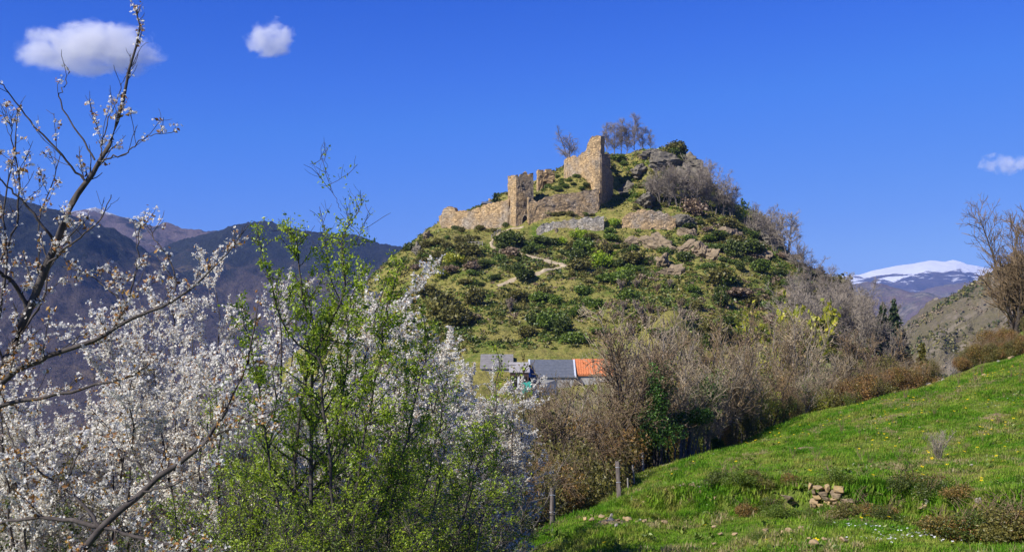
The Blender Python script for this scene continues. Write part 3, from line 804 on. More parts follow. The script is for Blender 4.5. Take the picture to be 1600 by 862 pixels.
# the keep
kp = thing('keep', 'tall ruined stone keep with a jagged turret and a dark shaded right side', 'castle keep', tuple(W(925, 290, 318)))
ka, kb, kc = (881, 327.5), (937, 309.8), (958.5, 326)
child(wall_px(rg, 'masonry', [(881, 250), (885, 247.5), (890, 245), (896, 243), (899, 246), (901, 248.5), (904, 243), (908, 239.5), (914, 236), (918, 234), (925, 232), (932, 231), (934, 236), (937, 242)],
              [(881, 276), (895, 279), (912, 284), (930, 294), (937, 300)], ka, kb, 0.7, M['stone_gold'], None, 0.22), kp)
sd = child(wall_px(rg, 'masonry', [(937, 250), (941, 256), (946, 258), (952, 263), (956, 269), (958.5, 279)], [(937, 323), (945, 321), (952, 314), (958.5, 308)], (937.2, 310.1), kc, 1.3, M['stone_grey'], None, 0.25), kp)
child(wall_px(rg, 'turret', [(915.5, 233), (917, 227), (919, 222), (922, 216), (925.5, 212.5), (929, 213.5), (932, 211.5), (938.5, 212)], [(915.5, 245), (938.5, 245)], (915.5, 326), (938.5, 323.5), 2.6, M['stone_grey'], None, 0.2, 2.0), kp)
# chapel stub and its little stone cap behind the keep
st = thing('ruined_stub', 'small ruined stone stub with a pale pointed cap behind the keep', 'ruin', tuple(W(948, 250, 334)))
child(wall_px(rg, 'masonry', [(940, 243), (944, 240), (949, 239), (953, 242), (954, 248)], [(940, 252), (954, 252)], (940, 332), (954, 334), 3.0, M['stone_grey'], None, 0.2, 2.0), st)
cq = [W(935, 241, 328), W(945.5, 241.5, 328.5), W(944, 240.5, 331), W(936, 240, 331), W(936.5, 231.5, 329.5)]
child(obj('cap', mesh_np('cap', np.array(cq), [np.array([[0, 1, 4], [1, 2, 4], [2, 3, 4], [3, 0, 4], [0, 3, 2], [0, 2, 1]])], M['zinc'])), st)
# small inner gatehouse with merlons and an arch
ig = thing('inner_gatehouse', 'small ruined gatehouse with two merlons and a dark arched opening, right of the gate tower', 'gatehouse', tuple(W(852, 292, 324)))
o2 = [(841, 300), (841, 265.5), (849, 265.5), (849, 270), (853.5, 270.2), (853.5, 264), (862, 264.3), (862.5, 268.5), (866, 269.5), (868, 274), (867, 280), (864, 284), (864, 300), (855.2, 300), (855.2, 288), (854.6, 284.5), (852.8, 282.8), (851.3, 282.6), (849.6, 283.2), (848.2, 285), (847.8, 288), (847.8, 300)]
p, nrm = plane_pts(o2, (841, 323), (868, 325))
p2_ = rag(rg, p[1:12], 0.8, 0.13)
p = np.vstack([p[:1], p2_, p[12:]])
child(slab('masonry', p, nrm, 1.4, M['stone_gold']), ig)
p, nrm = plane_pts([(841, 300), (841, 267), (844, 270), (844, 300)], (841.1, 328.6), (844, 324.6))
child(slab('masonry', p, np.array([0.9, 0.43]), 3.0, M['stone_grey']), ig)
p, nrm = plane_pts([(846, 296), (846, 281), (857, 281), (857, 296)], (841, 326), (868, 328))
child(slab('back_wall', p, nrm, 0.8, M['stone_grey']), ig)

def box_bm(bm, sx, sy, sz, loc, rot=None):
    m = Matrix.Translation(Vector(loc))
    if rot is not None: m = m @ rot.to_4x4()
    r = bmesh.ops.create_cube(bm, size=1.0, matrix=m @ Matrix.Diagonal((sx, sy, sz, 1)))
    return r['verts']
def bm_obj(name, bm, mat, parent=None, bev=0.0, loc=None):
    if bev: bmesh.ops.bevel(bm, geom=list(bm.edges), offset=bev, segments=1, affect='EDGES')
    me = bpy.data.meshes.new(name); bm.to_mesh(me); bm.free(); me.materials.append(mat)
    return obj(name, me, parent, loc)

# hut roof and chimney peeping over the outer wall
hp = W(761, 322, 322)
hut = thing('stone_hut', 'small dark roofed hut with a chimney peeping over the outer wall', 'hut', tuple(hp + np.array([0, 0, -1.0])))
bm = bmesh.new(); box_bm(bm, 2.6, 2.6, 2.0, (0, 0, 0.6)); bm_obj('wall', bm, M['stone_grey'], hut)
V = np.array([[-1.6, -1.7, 1.6], [1.5, -1.7, 1.6], [1.5, 1.7, 1.6], [-1.6, 1.7, 1.6], [-1.6, 0, 2.3], [1.5, 0, 2.3]])
obj('roof', mesh_np('roof', V, [np.array([[0, 1, 5, 4], [2, 3, 4, 5], [0, 3, 2, 1]]), np.array([[3, 0, 4], [1, 2, 5]])], M['slate']), hut)
bm = bmesh.new(); box_bm(bm, 0.7, 0.7, 1.6, (0.75, 0, 2.4)); bm_obj('chimney', bm, M['stone_grey'], hut, 0.05)

# wooden handrails by the path
def railing(label, A, B, nposts):
    A = np.array(A); B = np.array(B)
    r = thing('handrail', label, 'handrail', tuple(A), 'wooden handrails along the castle path')
    for k in range(nposts):
        q = A + (B - A) * k / (nposts - 1); z = T(np.array([q[0]]), np.array([q[1]]))[0]
        bm = bmesh.new(); box_bm(bm, 0.16, 0.16, 1.5, (q[0] - A[0], q[1] - A[1], z + 0.45 - A[2])); bm_obj('post', bm, M['post_pale'], r, 0.02)
    for h in (0.55, 1.08):
        za = T(A[:1], A[1:2])[0]; zb = T(B[:1], B[1:2])[0]
        P = np.array([[0, 0, za + h - A[2]], [B[0] - A[0], B[1] - A[1], zb + h - A[2]]])
        v, f = tubes([(resample(P, 4)[None], np.full((1, 4), 0.08))], [6])
        obj('rail', mesh_np('rail', v, [f], M['post_pale']), r)
h1 = hit(768, 374, 240); h2 = hit(782, 363, 240); h3 = hit(731, 385, 240); h4 = hit(754, 384, 240)
railing('short wooden handrail climbing towards the gate tower', h1, h2, 4)
railing('low pale wooden handrail on the slope left of the path', h3, h4, 5)

# pale worn path and eroded banks on the slope, draped over the ground
PATH = []
def drape(name, poly_px, mat, label=None, seed=0, width=1.2):
    pts = np.array([hit(*p, 150) for p in poly_px])
    c = resample(pts[:, :2], 60) if pts.shape[1] == 2 else resample(pts, 60)[:, :2]
    rng = np.random.default_rng(seed)
    tan = np.gradient(c, axis=0); tan /= np.linalg.norm(tan, axis=1)[:, None]
    nn = np.c_[-tan[:, 1], tan[:, 0]]
    k = np.linspace(-1, 1, 7)
    wv = width * (1 + 0.7 * fbm(np.arange(60) / 4.0, np.zeros(60) + seed, seed, 3))
    P = c[:, None] + nn[:, None] * (k[None, :, None] * wv[:, None, None])
    PATH.append(c)
    z = T(P[..., 0], P[..., 1]) + 0.2 - 0.3 * np.abs(k)[None] ** 3
    V = np.concatenate([P, z[..., None]], -1).reshape(-1, 3)
    o = obj(name, mesh_np(name, V, [grid_faces(60, 7)], mat, True)); tag(o, kind='structure')
    return o
drape('path', [(884, 416), (868, 412), (845, 406), (825, 400), (800, 394), (778, 390)], M['pale_earth'], seed=2, width=1.35)
drape('path', [(778, 390), (768, 383), (772, 374), (786, 362), (806, 357), (818, 355)], M['pale_earth'], seed=5, width=0.5)
drape('path', [(776, 448), (800, 438), (826, 430), (850, 424), (884, 416)], M['pale_earth'], seed=9, width=0.7)

M['slate_old'] = plain_mat('slate_old', (0.15, 0.14, 0.135), (0.24, 0.225, 0.21), 1.2, 0.85)
# ------------------------------------------------------------------ houses at the foot of the hill
def gable_house(name, label, x0, x1, yf, yb, ridge_y, z0, ze, zr, wall_m, roof_m, over=0.35, tiles=None, verge=None):
    g = thing(name, label, 'house', ((x0 + x1) / 2, yf, z0))
    cx = (x0 + x1) / 2
    # walls with gables
    V = np.array([[x0, yf, z0], [x1, yf, z0], [x1, yb, z0], [x0, yb, z0], [x0, yf, ze], [x1, yf, ze], [x1, yb, ze], [x0, yb, ze], [x0, ridge_y, zr - 0.12], [x1, ridge_y, zr - 0.12]])
    me = mesh_np('wall', V, [np.array([[0, 1, 5, 4], [2, 3, 7, 6]]), np.array([[1, 2, 6], [1, 6, 9], [1, 9, 5], [3, 0, 4], [3, 4, 8], [3, 8, 7]])], wall_m)
    child(obj('wall', me), g)
    # roof: two thick slopes
    for k, (ya, yb_) in enumerate(((yf - over, ridge_y), (yb + over, ridge_y))):
        slope = (zr - ze) / abs(ridge_y - (yf if k == 0 else yb))
        zb = zr - slope * abs(ya - ridge_y)
        n = 1
        X0, X1 = x0 - over, x1 + over
        if tiles:
            nx = int((X1 - X0) / tiles[0]) * 4; ny = int(math.hypot(ya - ridge_y, zr - zb) / tiles[1])
            u = np.linspace(X0, X1, nx + 1); 
            rows = []
            for j in range(ny):
                rows += [(j / ny, 0.05), ((j + 1) / ny - 1e-4, 0.0)]
            tt = np.array([r_[0] for r_ in rows]); lift = np.array([r_[1] for r_ in rows])
            TT, UU = np.meshgrid(tt, u, indexing='ij')
            ZZ = zb + (zr - zb) * TT + lift[:, None] + 0.07 * np.abs(np.sin(UU / tiles[0] * math.pi)) + 0.06 + 0.02 * vnoise(UU * 3, TT * 40, 5)
            YY = ya + (ridge_y - ya) * TT
            V = np.stack([UU, YY, ZZ], -1).reshape(-1, 3)
            ro = child(obj('roof_tiles', mesh_np('roof_tiles', V, [grid_faces(len(tt), nx + 1)], roof_m)), g)
            ro['kind'] = 'stuff'
            zz = -0.02
        else: zz = 0.0
        V = np.array([[X0, ya, zb + zz], [X1, ya, zb + zz], [X1, ridge_y, zr + zz], [X0, ridge_y, zr + zz], [X0, ya, zb - 0.14], [X1, ya, zb - 0.14], [X1, ridge_y, zr - 0.14], [X0, ridge_y, zr - 0.14]])
        q = np.array([[0, 1, 2, 3], [7, 6, 5, 4], [0, 4, 5, 1], [1, 5, 6, 2], [3, 7, 4, 0]])
        rr_ = child(obj('roof', mesh_np('roof', V, [q], roof_m)), g)
        if verge:
            for xs in verge:
                xv = X0 if xs < 0 else X1
                V = np.array([[xv - 0.16, ya - .02, zb + .05], [xv + 0.16, ya - .02, zb + .05], [xv + 0.16, ridge_y, zr + .05], [xv - 0.16, ridge_y, zr + .05]])
                V = np.vstack([V, V - np.array([0, 0, 0.16])])
                child(obj('verge', mesh_np('verge', V, [q, np.array([[2, 6, 7, 3]])], M['zinc'])), g)
        if not tiles and k == 0:
            for s in range(1, 6):
                t0 = s / 6.0
                y_ = ya + (ridge_y - ya) * t0; z_ = zb + (zr - zb) * t0
                V = np.array([[X0 + .2, y_ - .03, z_ + .004], [X1 - .2, y_ - .03, z_ + .004], [X1 - .2, y_ + .03, z_ + .045], [X0 + .2, y_ + .03, z_ + .045]])
                child(obj('roof_course', mesh_np('roof_course', V, [np.array([[0, 1, 2, 3]])], roof_m)), g)
    return g
def wx(px, D): return (px - 800) / F * D
def wz(py, D): return (HY - py) / F * D
gable_house('slate_house', 'grey slate roofed house beside the orange roof at the foot of the hill', wx(830, 203), wx(896, 204), 203, 212, 208, -13.5, wz(587, 203), wz(561.5, 208), M['render_grey'], M['slate'], 0.3, verge=(-1, 1))
gable_house('tiled_house', 'small house with a bright orange clay tile roof', wx(898.5, 204), wx(956, 206), 204.5, 212.5, 208.3, -13.5, wz(584, 204.5), wz(561, 208.3), M['render_grey'], M['tile'], 0.28, tiles=(0.45, 0.5))
hs_ = gable_house('shed', 'low shed with pale fibre roof and dark-painted front openings left of the slate house', wx(797, 201), wx(826, 201), 201, 207, 205.5, -13.5, wz(580, 201), wz(565.5, 205.5), M['shed_wood'], M['roof_fibre'], 0.2)
for px0, px1, mt in ((801, 808, 'inner_shade_paint'), (808.4, 812.4, 'render_white'), (812.8, 822, 'inner_shade_paint')):  # dark entries are flat panels, the shade inside the shed painted on
    bm = bmesh.new(); box_bm(bm, wx(px1, 201) - wx(px0, 201), 0.12, 2.1, (0, 0, 0))
    o = bm_obj('door' if mt == 'render_white' else 'opening', bm, M[mt], None)
    o.location = ((wx(px0, 201) + wx(px1, 201)) / 2, 200.93, -11.3); child(o, hs_)
gable_house('long_house', 'house with pale grey roof half hidden behind white blossom', wx(752, 208), wx(800, 208), 208, 216, 213, -13.5, wz(574, 208), wz(553, 213), M['render_grey'], M['slate_old'], 0.25)
bm = bmesh.new()
for q in ((wx(832, 197), 197, -12.05, wx(871, 200), 200, -10.75),):
    V = np.array([[q[0], q[1], q[2]], [q[3], q[4], q[5]], [q[3], q[4] + 0.5, q[5]], [q[0], q[1] + 0.5, q[2]]])
bm.free()
V = np.vstack([V, V - np.array([0, 0, 4.5])])
lw = obj('yard_wall', mesh_np('yard_wall', V, [np.array([[0, 1, 2, 3], [0, 4, 5, 1], [1, 5, 6, 2], [2, 6, 7, 3], [3, 7, 4, 0]])], M['concrete']))
tag(lw, 'pale sloping concrete wall in front of the slate house', 'wall')
gx_, gy_ = np.meshgrid(np.linspace(0, 1, 14), np.linspace(0, 1, 5))
V = np.stack([wx(813, 196) + gx_ * (wx(830, 196) - wx(813, 196)), 196 + gy_ * 1.2, wz(607 - 4 * 0, 196) + gy_ * 0.9 + 0.4 * gx_ + 0.18 * vnoise(gx_ * 6, gy_ * 3, 2)], -1).reshape(-1, 3)
V2 = np.vstack([V, V - np.array([0, 0, 0.9])])
i_, j_ = np.arange(13), np.arange(13) + 1
tp_ = obj('tarpaulin', mesh_np('tarpaulin', V2, [grid_faces(5, 14), np.stack([i_ + 70, j_ + 70, j_, i_], -1)], M['tarp'], True))
tag(tp_, 'green tarpaulin spread over a heap beside the shed', 'tarpaulin')

# ------------------------------------------------------------------ rocks
def rock_mesh(name, seed, mat, cuts=16, sub=2, flat=0.8, rough=0.06):
    rng = np.random.default_rng(seed)
    bm = bmesh.new(); bmesh.ops.create_icosphere(bm, subdivisions=sub, radius=1.0)
    V = np.array([v.co[:] for v in bm.verts]); Fc = np.array([[v.index for v in f.verts] for f in bm.faces]); bm.free()
    n = rng.normal(size=(cuts, 3)); n /= np.linalg.norm(n, axis=1)[:, None]
    d = rng.uniform(0.55, 1.0, cuts)
    k = V @ n.T
    r = np.where(k > 0.05, d[None] / np.maximum(k, 0.05), 9).min(1)
    r = np.minimum(r, 1.15)
    P = V * r[:, None]
    P += P * (rough * rng.normal(size=len(P)))[:, None]
    P *= np.array([rng.uniform(0.9, 1.3), rng.uniform(0.8, 1.1), flat])
    return mesh_np(name, P, [Fc], mat)
def outcrop_mesh(seed, mat):
    rng = np.random.default_rng(seed)
    bm = bmesh.new(); bmesh.ops.create_icosphere(bm, subdivisions=4, radius=1.0)
    V = np.array([v.co[:] for v in bm.verts]); Fc = np.array([[v.index for v in f.verts] for f in bm.faces]); bm.free()
    n = rng.normal(size=(26, 3)); n[:, 2] *= 0.6; n /= np.linalg.norm(n, axis=1)[:, None]
    k = V @ n.T
    r = np.minimum(np.where(k > 0.05, rng.uniform(0.5, 1.0, 26)[None] / np.maximum(k, 0.05), 9).min(1), 1.2)
    # tilted beds: alternate hard ledges and soft recesses, broken by joints
    bed = V[:, 2] * 1.0 + 0.35 * V[:, 0]
    r = r * (1 + 0.16 * (vnoise(bed * 5.5, V[:, 1] * 1.2, seed) > 0.0) - 0.05 + 0.30 * fbm(V[:, 0] * 2.2 + V[:, 1], V[:, 2] * 2.2 + V[:, 1] * 1.7, seed + 3, 4, 0.6))
    P = V * r[:, None] + rng.normal(size=V.shape) * 0.018
    P *= np.array([rng.uniform(0.95, 1.3), rng.uniform(0.8, 1.0), 0.9])
    return mesh_np('outcrop', P, [Fc], mat)
ROCKS = [outcrop_mesh(100 + k, M['rock'] if k % 3 else M['rock_grey']) for k in range(5)]
outc = [(990, 384, 3.0, 1, 'brown rock outcrop under the right end of the retaining wall'), (1023, 386, 4.6, 1, 'large ochre rock face showing between bushes below the brown wall'),
        (1035, 416, 3.6, 2, 'slanting tawny rock slab low on the slope'), (1096, 401, 4.2, 1, 'pale cracked rock face right of the slanting slab'),
        (1079, 370, 3.0, 4, 'whitish rock below the dark overhang'), (1060, 352, 3.6, 3, 'dark overhanging rock at the end of the brown wall'),
        (1187, 402, 4.0, 1, 'big square brown boulder standing on the right shoulder'), (1001, 272, 3.6, 3, 'dark square rock ledge on the grassy top right of the keep'),
        (1042, 258, 4.8, 3, 'craggy grey rock forming the summit left face'), (1072, 262, 4.6, 0, 'rounded grey summit crag'), (1025, 300, 4.0, 3, 'grey crag in the middle of the cliff'),
        (1200, 382, 4.5, 3, 'dark rock at the edge of the right shoulder'), (1112, 405, 3.0, 2, 'ochre rubble below the pale rock face'), (870, 364, 0.9, 2, 'lone block fallen at the foot of the pale wall'),
        (897, 369, 1.2, 1, 'yellowish block at the right foot of the pale wall'), (1235, 470, 2.6, 2, 'low rock step among the bushes of the right flank'), (1012, 322, 4.2, 3, 'broad dark rock under the leafless trees of the cliff'), (980, 300, 3.4, 0, 'rock rib beside the shaded keep wall'), (1140, 372, 3.8, 1, 'tawny rock under the skyline trees'), (1168, 392, 3.4, 2, 'tawny rock left of the big square boulder'), (1062, 284, 4.6, 0, 'grey rock wall high on the cliff'), (1020, 246, 3.0, 3, 'flat rock ledge at the left of the summit'), (1080, 392, 3.2, 1, 'tawny rock between the ochre and the pale rock faces'), (1050, 430, 3.0, 2, 'lowest tawny rock of the slope'), (668, 372, 2.6, 2, 'grey brown rock on the left flank under the wall'), (650, 392, 2.4, 0, 'grey rock at the left skyline of the hill')]
for px, py, s, v, lab in outc:
    p = hit(px, py, 180)
    if p is None: continue
    rngk = np.random.default_rng(int(px))
    o = obj('rock_outcrop', ROCKS[v], None, tuple(p + np.array([0, 0.25 * s, 0.0 if s > 2 else -0.1])))
    o.scale = (s * 1.25, s * 0.9, s * 0.95) if s > 2 else (s, s, s); o.rotation_euler = (rngk.uniform(-.3, .3), rngk.uniform(-.3, .3), rngk.uniform(0, 6.3))
    tag(o, lab, 'rock', 'rock outcrops of the castle hill')

# ------------------------------------------------------------------ plant builders
def shrub_meshes(seed, mat, n=520, clump=0.19, lumps=9, flat=0.8, openness=0.25, stem=True):
    """rounded leafy shrub of unit radius: leaf clumps on uneven lobes; returns (foliage mesh, stem mesh)"""
    rng = np.random.default_rng(seed)
    c = rng.normal(size=(lumps, 3)); c /= np.linalg.norm(c, axis=1)[:, None]; c *= rng.uniform(0.3, 0.62, lumps)[:, None]; c[:, 2] = np.abs(c[:, 2]) * 0.9 - 0.05
    rad = rng.uniform(0.30, 0.52, lumps)
    k = rng.integers(0, lumps, n)
    d = rng.normal(size=(n, 3)); d /= np.linalg.norm(d, axis=1)[:, None]
    r = rad[k] * rng.uniform(1 - openness * 2, 1.1, n)
    P = c[k] + d * r[:, None]
    P[:, 2] *= flat; P[:, 2] += 0.38 * flat
    P = P[P[:, 2] > -0.12]
    n = len(P)
    V, Fc = stamp(CLUMP_V, CLUMP_F, P, rot_rand(rng, n), clump * rng.uniform(0.55, 1.35, n))
    fo = mesh_np('foliage', V, [Fc], mat)
    B0 = limbs(rng, [([(0, 0, -0.3), (0.5 * q[0], 0.5 * q[1], 0.25 * flat), tuple(q * np.array([1, 1, flat]) + np.array([0, 0, 0.38 * flat]))], 0.035, 0.008) for q in c[:6]], 6, 0.02)
    v, f = tubes([B0], [4])
    return fo, mesh_np('stem', v, [f], M['bark_dark'])

def bare_shrub_meshes(seed, mat, stems=14, rtw=0.012, h=1.6, leafmat=None, nleaf=200, leaf=0.09):
    rng = np.random.default_rng(seed)
    L = []
    for k in range(stems):
        a = rng.uniform(0, 6.28); s = rng.uniform(0.2, 0.95)
        L.append(([(0, 0, -0.3), (0.35 * s * math.cos(a), 0.35 * s * math.sin(a), 0.45 * h), (s * math.cos(a), s * math.sin(a), h * rng.uniform(0.75, 1.1))], rtw * 2.2, rtw))
    B0 = limbs(rng, L, 7, 0.03)
    B1 = sprout(rng, B0, 0.12, 0.3, 0.7, (20, 50), 0.25, 0.7, 0.25, 3, 0.15, rtw)
    B2 = sprout(rng, B1, 0.14, 0.15, 0.4, (25, 55), 0.2, 0.8, 0.2, 2, 0.2, rtw * 0.8)
    v, f = tubes([B0], [4]); st = mesh_np('stem', v, [f], mat)
    v, f = tubes([B1, B2], [3, 3]); tw = mesh_np('twigs', v, [f], mat)
    lf = None
    if leafmat is not None:
        P = np.concatenate([nodes_on(rng, B1, 3.0), nodes_on(rng, B2, 5.0)]); P = P[rng.permutation(len(P))[:nleaf]]
        V, Fc = stamp(CLUMP_V, CLUMP_F, P + rng.normal(size=P.shape) * 0.03, rot_rand(rng, len(P)), leaf * rng.uniform(0.6, 1.4, len(P)))
        lf = mesh_np('leaves', V, [Fc], leafmat)
    return st, tw, lf

def bare_tree_meshes(seed, h=8.0, stems=1, spread=0.35, rtrunk=0.16, rtw=0.012, bark='bark_grey', twig='twig_pale', s1=0.45, s2=0.3, s3=0.22, lean=0.1, crown=0.28, budmat=None, nbud=0, bud=0.06, up=0.25, wide=(0.22, 0.42), upright=False):
    rng = np.random.default_rng(seed)
    L = []
    for k in range(stems):
        a = rng.uniform(0, 6.28); s = h * spread * rng.uniform(0.3, 1.0) if stems > 1 else h * lean * rng.uniform(-1, 1)
        hh = h * rng.uniform(0.8, 1.0)
        b = (0.12 * math.cos(a) * (stems > 1) * 2, 0.12 * math.sin(a) * (stems > 1) * 2, -0.5)
        L.append(([b, (b[0] + 0.25 * s * math.cos(a), b[1] + 0.25 * s * math.sin(a), hh * 0.33), (b[0] + 0.6 * s * math.cos(a), b[1] + 0.6 * s * math.sin(a), hh * 0.66), (b[0] + s * math.cos(a), b[1] + s * math.sin(a), hh)], rtrunk * rng.uniform(0.7, 1), rtw * 1.5))
    B0 = limbs(rng, L, 14, 0.05)
    B1 = sprout(rng, B0, s1, h * wide[0], h * wide[1], (30, 62), up, 0.55, crown, 7, 0.13, rtw * 1.5, 0.35)
    B2 = sprout(rng, B1, s2, h * 0.10, h * 0.2, (28, 60), up * 0.8, 0.6, 0.2, 5, 0.16, rtw * 1.1, 0.5)
    B3 = sprout(rng, B2, s3, h * 0.04, h * 0.10, (25, 60), up * 0.6, 0.7, 0.15, 3, 0.2, rtw * 0.8, 0.6)
    v, f = tubes([B0], [7]); tr = mesh_np('trunk', v, [f], M[bark], True)
    v, f = tubes([B1, B2, B3], [4, 3, 3]); cr = mesh_np('crown', v, [f], M[twig])
    bd = None
    if budmat:
        P = np.concatenate([nodes_on(rng, B2, 2.5), nodes_on(rng, B3, 6.0)]); P = P[rng.permutation(len(P))[:nbud]]
        V, Fc = stamp(CLUMP_V, CLUMP_F, P + rng.normal(size=P.shape) * 0.02, rot_rand(rng, len(P)), bud * rng.uniform(0.5, 1.5, len(P)))
        bd = mesh_np('buds', V, [Fc], M[budmat])
    return tr, cr, bd

def conifer_meshes(seed, h=12.0, r=2.6, mat='needle', n=26, skirt=0.08):
    rng = np.random.default_rng(seed)
    B0 = limbs(rng, [([(0, 0, -0.5), (0.1, 0, h * 0.5), (0, 0, h)], 0.2, 0.03)], 8, 0.02)
    P, Fo = [], []
    L = []
    for z in np.linspace(h * skirt, h * 0.98, n):
        rr = r * (1 - z / h) ** 0.85 * rng.uniform(0.8, 1.15) + 0.12
        for k in range(7):
            a = rng.uniform(0, 6.28)
            L.append(([(0, 0, z), (rr * 0.5 * math.cos(a), rr * 0.5 * math.sin(a), z - 0.02 * h), (rr * math.cos(a), rr * math.sin(a), z - 0.06 * h * rng.uniform(0.3, 1.2))], 0.03, 0.012))
    B1 = limbs(rng, L, 5, 0.03)
    Pn = nodes_on(rng, B1, 9.0, 0.1)
    V, Fc = stamp(CLUMP_V, CLUMP_F, Pn + rng.normal(size=Pn.shape) * 0.1, rot_rand(rng, len(Pn)), 0.42 * rng.uniform(0.5, 1.3, len(Pn)))
    v, f = tubes([B0, B1], [6, 3])
    return mesh_np('trunk', v, [f], M['bark_dark']), mesh_np('crown', V, [Fc], M[mat])

def put(name, label, cat, parts, loc, scale=1.0, rz=0.0, group=None):
    t = thing(name, label, cat, tuple(loc), group, rz, scale)
    for pn, me in parts:
        if me is not None:
            o = obj(pn, me, t)
            if pn in ('foliage', 'leaves', 'twigs', 'buds', 'crown', 'blossom', 'young_leaves'): o['kind'] = 'stuff'
    return t

# ------------------------------------------------------------------ shrubs of the castle hill
SH = {}
for key, mat, n, op in (('dark', 'leaf_dark', 1300, .22), ('box', 'leaf_box', 1300, .2), ('green', 'leaf_green', 1150, .28), ('olive', 'leaf_olive', 1050, .32), ('yellow', 'leaf_yellow', 800, .4), ('rust', 'leaf_brown', 1000, .35), ('fresh', 'leaf_fresh', 1100, .3)):
    SH[key] = [shrub_meshes(200 + 10 * len(SH) + k, M[mat], n, 0.125, 9 + k, (0.85, 0.7, 1.0)[k], op) for k in range(3)]
BSH = [bare_shrub_meshes(300 + k, M['twig_brown' if k % 2 else 'twig_violet'], 16, 0.014, 1.5, M['leaf_brown'], 220, 0.14) for k in range(3)]
WHAT = {'dark': 'dark green shrub', 'box': 'rounded box shrub', 'green': 'mid green shrub', 'olive': 'olive shrub', 'yellow': 'yellow-green bush', 'rust': 'russet brown shrub', 'fresh': 'bright green bush', 'bare': 'leafless brown shrub'}
rz_ = np.random.default_rng(77)
CROWN_PTS = []
def zone(where, box, n, mix, size, mind=0.0, pts=None):
    """shrubs of one stretch of the hillside, placed by photo position"""
    x0, y0, x1, y1 = box
    got = []
    tries = 0
    while len(got) < n and tries < n * 14:
        tries += 1
        if pts is not None:
            if len(got) >= len(pts): break
            px, py = pts[len(got)]
        else:
            px, py = rz_.uniform(x0, x1), rz_.uniform(y0, y1)
        s = rz_.uniform(*size) * (1.0 if pts is not None else 1.3 * float(np.clip(rz_.lognormal(-0.08, 0.34), 0.45, 1.7)))
        if pts is None and any((px - g[0]) ** 2 + ((py - g[1]) * 1.5) ** 2 < (5.5 * 0.5 * (s + g[2])) ** 2 for g in got): continue
        p = hit(px, py, 165)
        if p is None or p[1] > 350:
            if pts is not None: pts = [q for q in pts if q != (px, py)]
            continue
        got.append((px, py, s, p, rz_.choice(list(mix), p=np.array(list(mix.values())) / sum(mix.values()))))
    for key in mix:
        sel = sorted([g for g in got if g[4] == key], key=lambda g: g[0])
        for i, (px, py, s, p, _) in enumerate(sel):
            lab = nth(i, WHAT[key], where) if len(sel) > 1 else f'the only {WHAT[key]} {where}'
            v = rz_.integers(0, 3); r0 = rz_.uniform(0, 6.28)
            if key == 'bare':
                st, tw, lf = BSH[v]
                put('bare_shrub', lab, 'shrub', [('stem', st), ('twigs', tw), ('leaves', lf)], p, min(s, 1.5) * rz_.uniform(0.75, 1.15), r0, 'shrubs of the castle hill')
            else:
                fo, st = SH[key][v]
                sc = (s * rz_.uniform(0.8, 1.5), s * rz_.uniform(0.8, 1.3), s * rz_.uniform(0.6, 1.15))
                put('shrub', lab, 'shrub', [('foliage', fo), ('stem', st)], p, sc, r0, 'shrubs of the castle hill')

zz = lambda pts: [(660 + x / 4.106, 190 + y / 4.106 + 2) for x, y in pts]
zone('on the grassy slope under the keep', (0, 0, 0, 0), 22, {'box': .75, 'dark': .25}, (0.8, 1.5), pts=zz([(760, 425), (865, 355), (900, 375), (940, 380), (970, 400), (1020, 428), (1045, 352), (1085, 410), (830, 385), (870, 440), (835, 430), (920, 425), (1000, 355), (1060, 375), (740, 470), (775, 440), (890, 410), (805, 420), (985, 350), (1050, 425)]))
zone('on the terrace above the pale wall', (0, 0, 0, 0), 8, {'olive': .5, 'green': .5}, (1.0, 1.7), pts=zz([(790, 605), (850, 600), (900, 595), (950, 600), (1005, 575), (1040, 600), (1090, 600)]))
zone('at the foot of the outer wall', (684, 350, 800, 366), 12, {'olive': .6, 'dark': .4}, (0.7, 1.3))
zone('just below the gate tower door', (776, 374, 850, 396), 13, {'dark': .35, 'green': .4, 'olive': .25}, (1.3, 2.4))
zone('in the strip under the pale retaining wall', (845, 374, 985, 400), 20, {'green': .4, 'dark': .15, 'olive': .3, 'fresh': .15}, (1.1, 2.2))
zone('on the slope right of the path', (890, 402, 1010, 450), 19, {'green': .35, 'dark': .18, 'fresh': .15, 'olive': .32}, (1.2, 2.5))
zone('on the left flank below the outer wall', (655, 372, 760, 425), 19, {'olive': .6, 'rust': .2, 'green': .2}, (1.1, 2.4))
zone('beside the lower path', (730, 395, 830, 450), 15, {'dark': .3, 'green': .3, 'olive': .25, 'rust': .15}, (1.3, 2.6))
zone('among the rocks of the right slope', (985, 365, 1130, 430), 20, {'green': .35, 'dark': .35, 'box': .2, 'olive': .1}, (1.0, 2.0))
zone('on the right shoulder of the hill', (1125, 350, 1240, 440), 22, {'dark': .3, 'box': .3, 'olive': .2, 'rust': .2}, (1.4, 2.9))
zone('at the top of the right cliff', (1050, 330, 1120, 362), 9, {'rust': .4, 'olive': .4, 'dark': .2}, (1.3, 2.4))
zone('on the middle slope above the houses', (790, 455, 960, 540), 17, {'dark': .12, 'olive': .42, 'green': .38, 'bare': .08}, (1.2, 2.8))
zone('above the hedge row', (960, 440, 1130, 530), 19, {'bare': .5, 'olive': .25, 'green': .25}, (1.3, 2.4))
zone('under the right shoulder', (1120, 440, 1270, 540), 26, {'dark': .35, 'box': .25, 'rust': .15, 'olive': .25}, (1.5, 3.0))
zone('on the grassy top beside the keep', (958, 254, 1000, 280), 6, {'box': 1.0}, (0.8, 1.4))
zone('on the cliff under the summit', (985, 285, 1060, 330), 15, {'dark': .4, 'olive': .3, 'green': .3}, (1.2, 2.2))
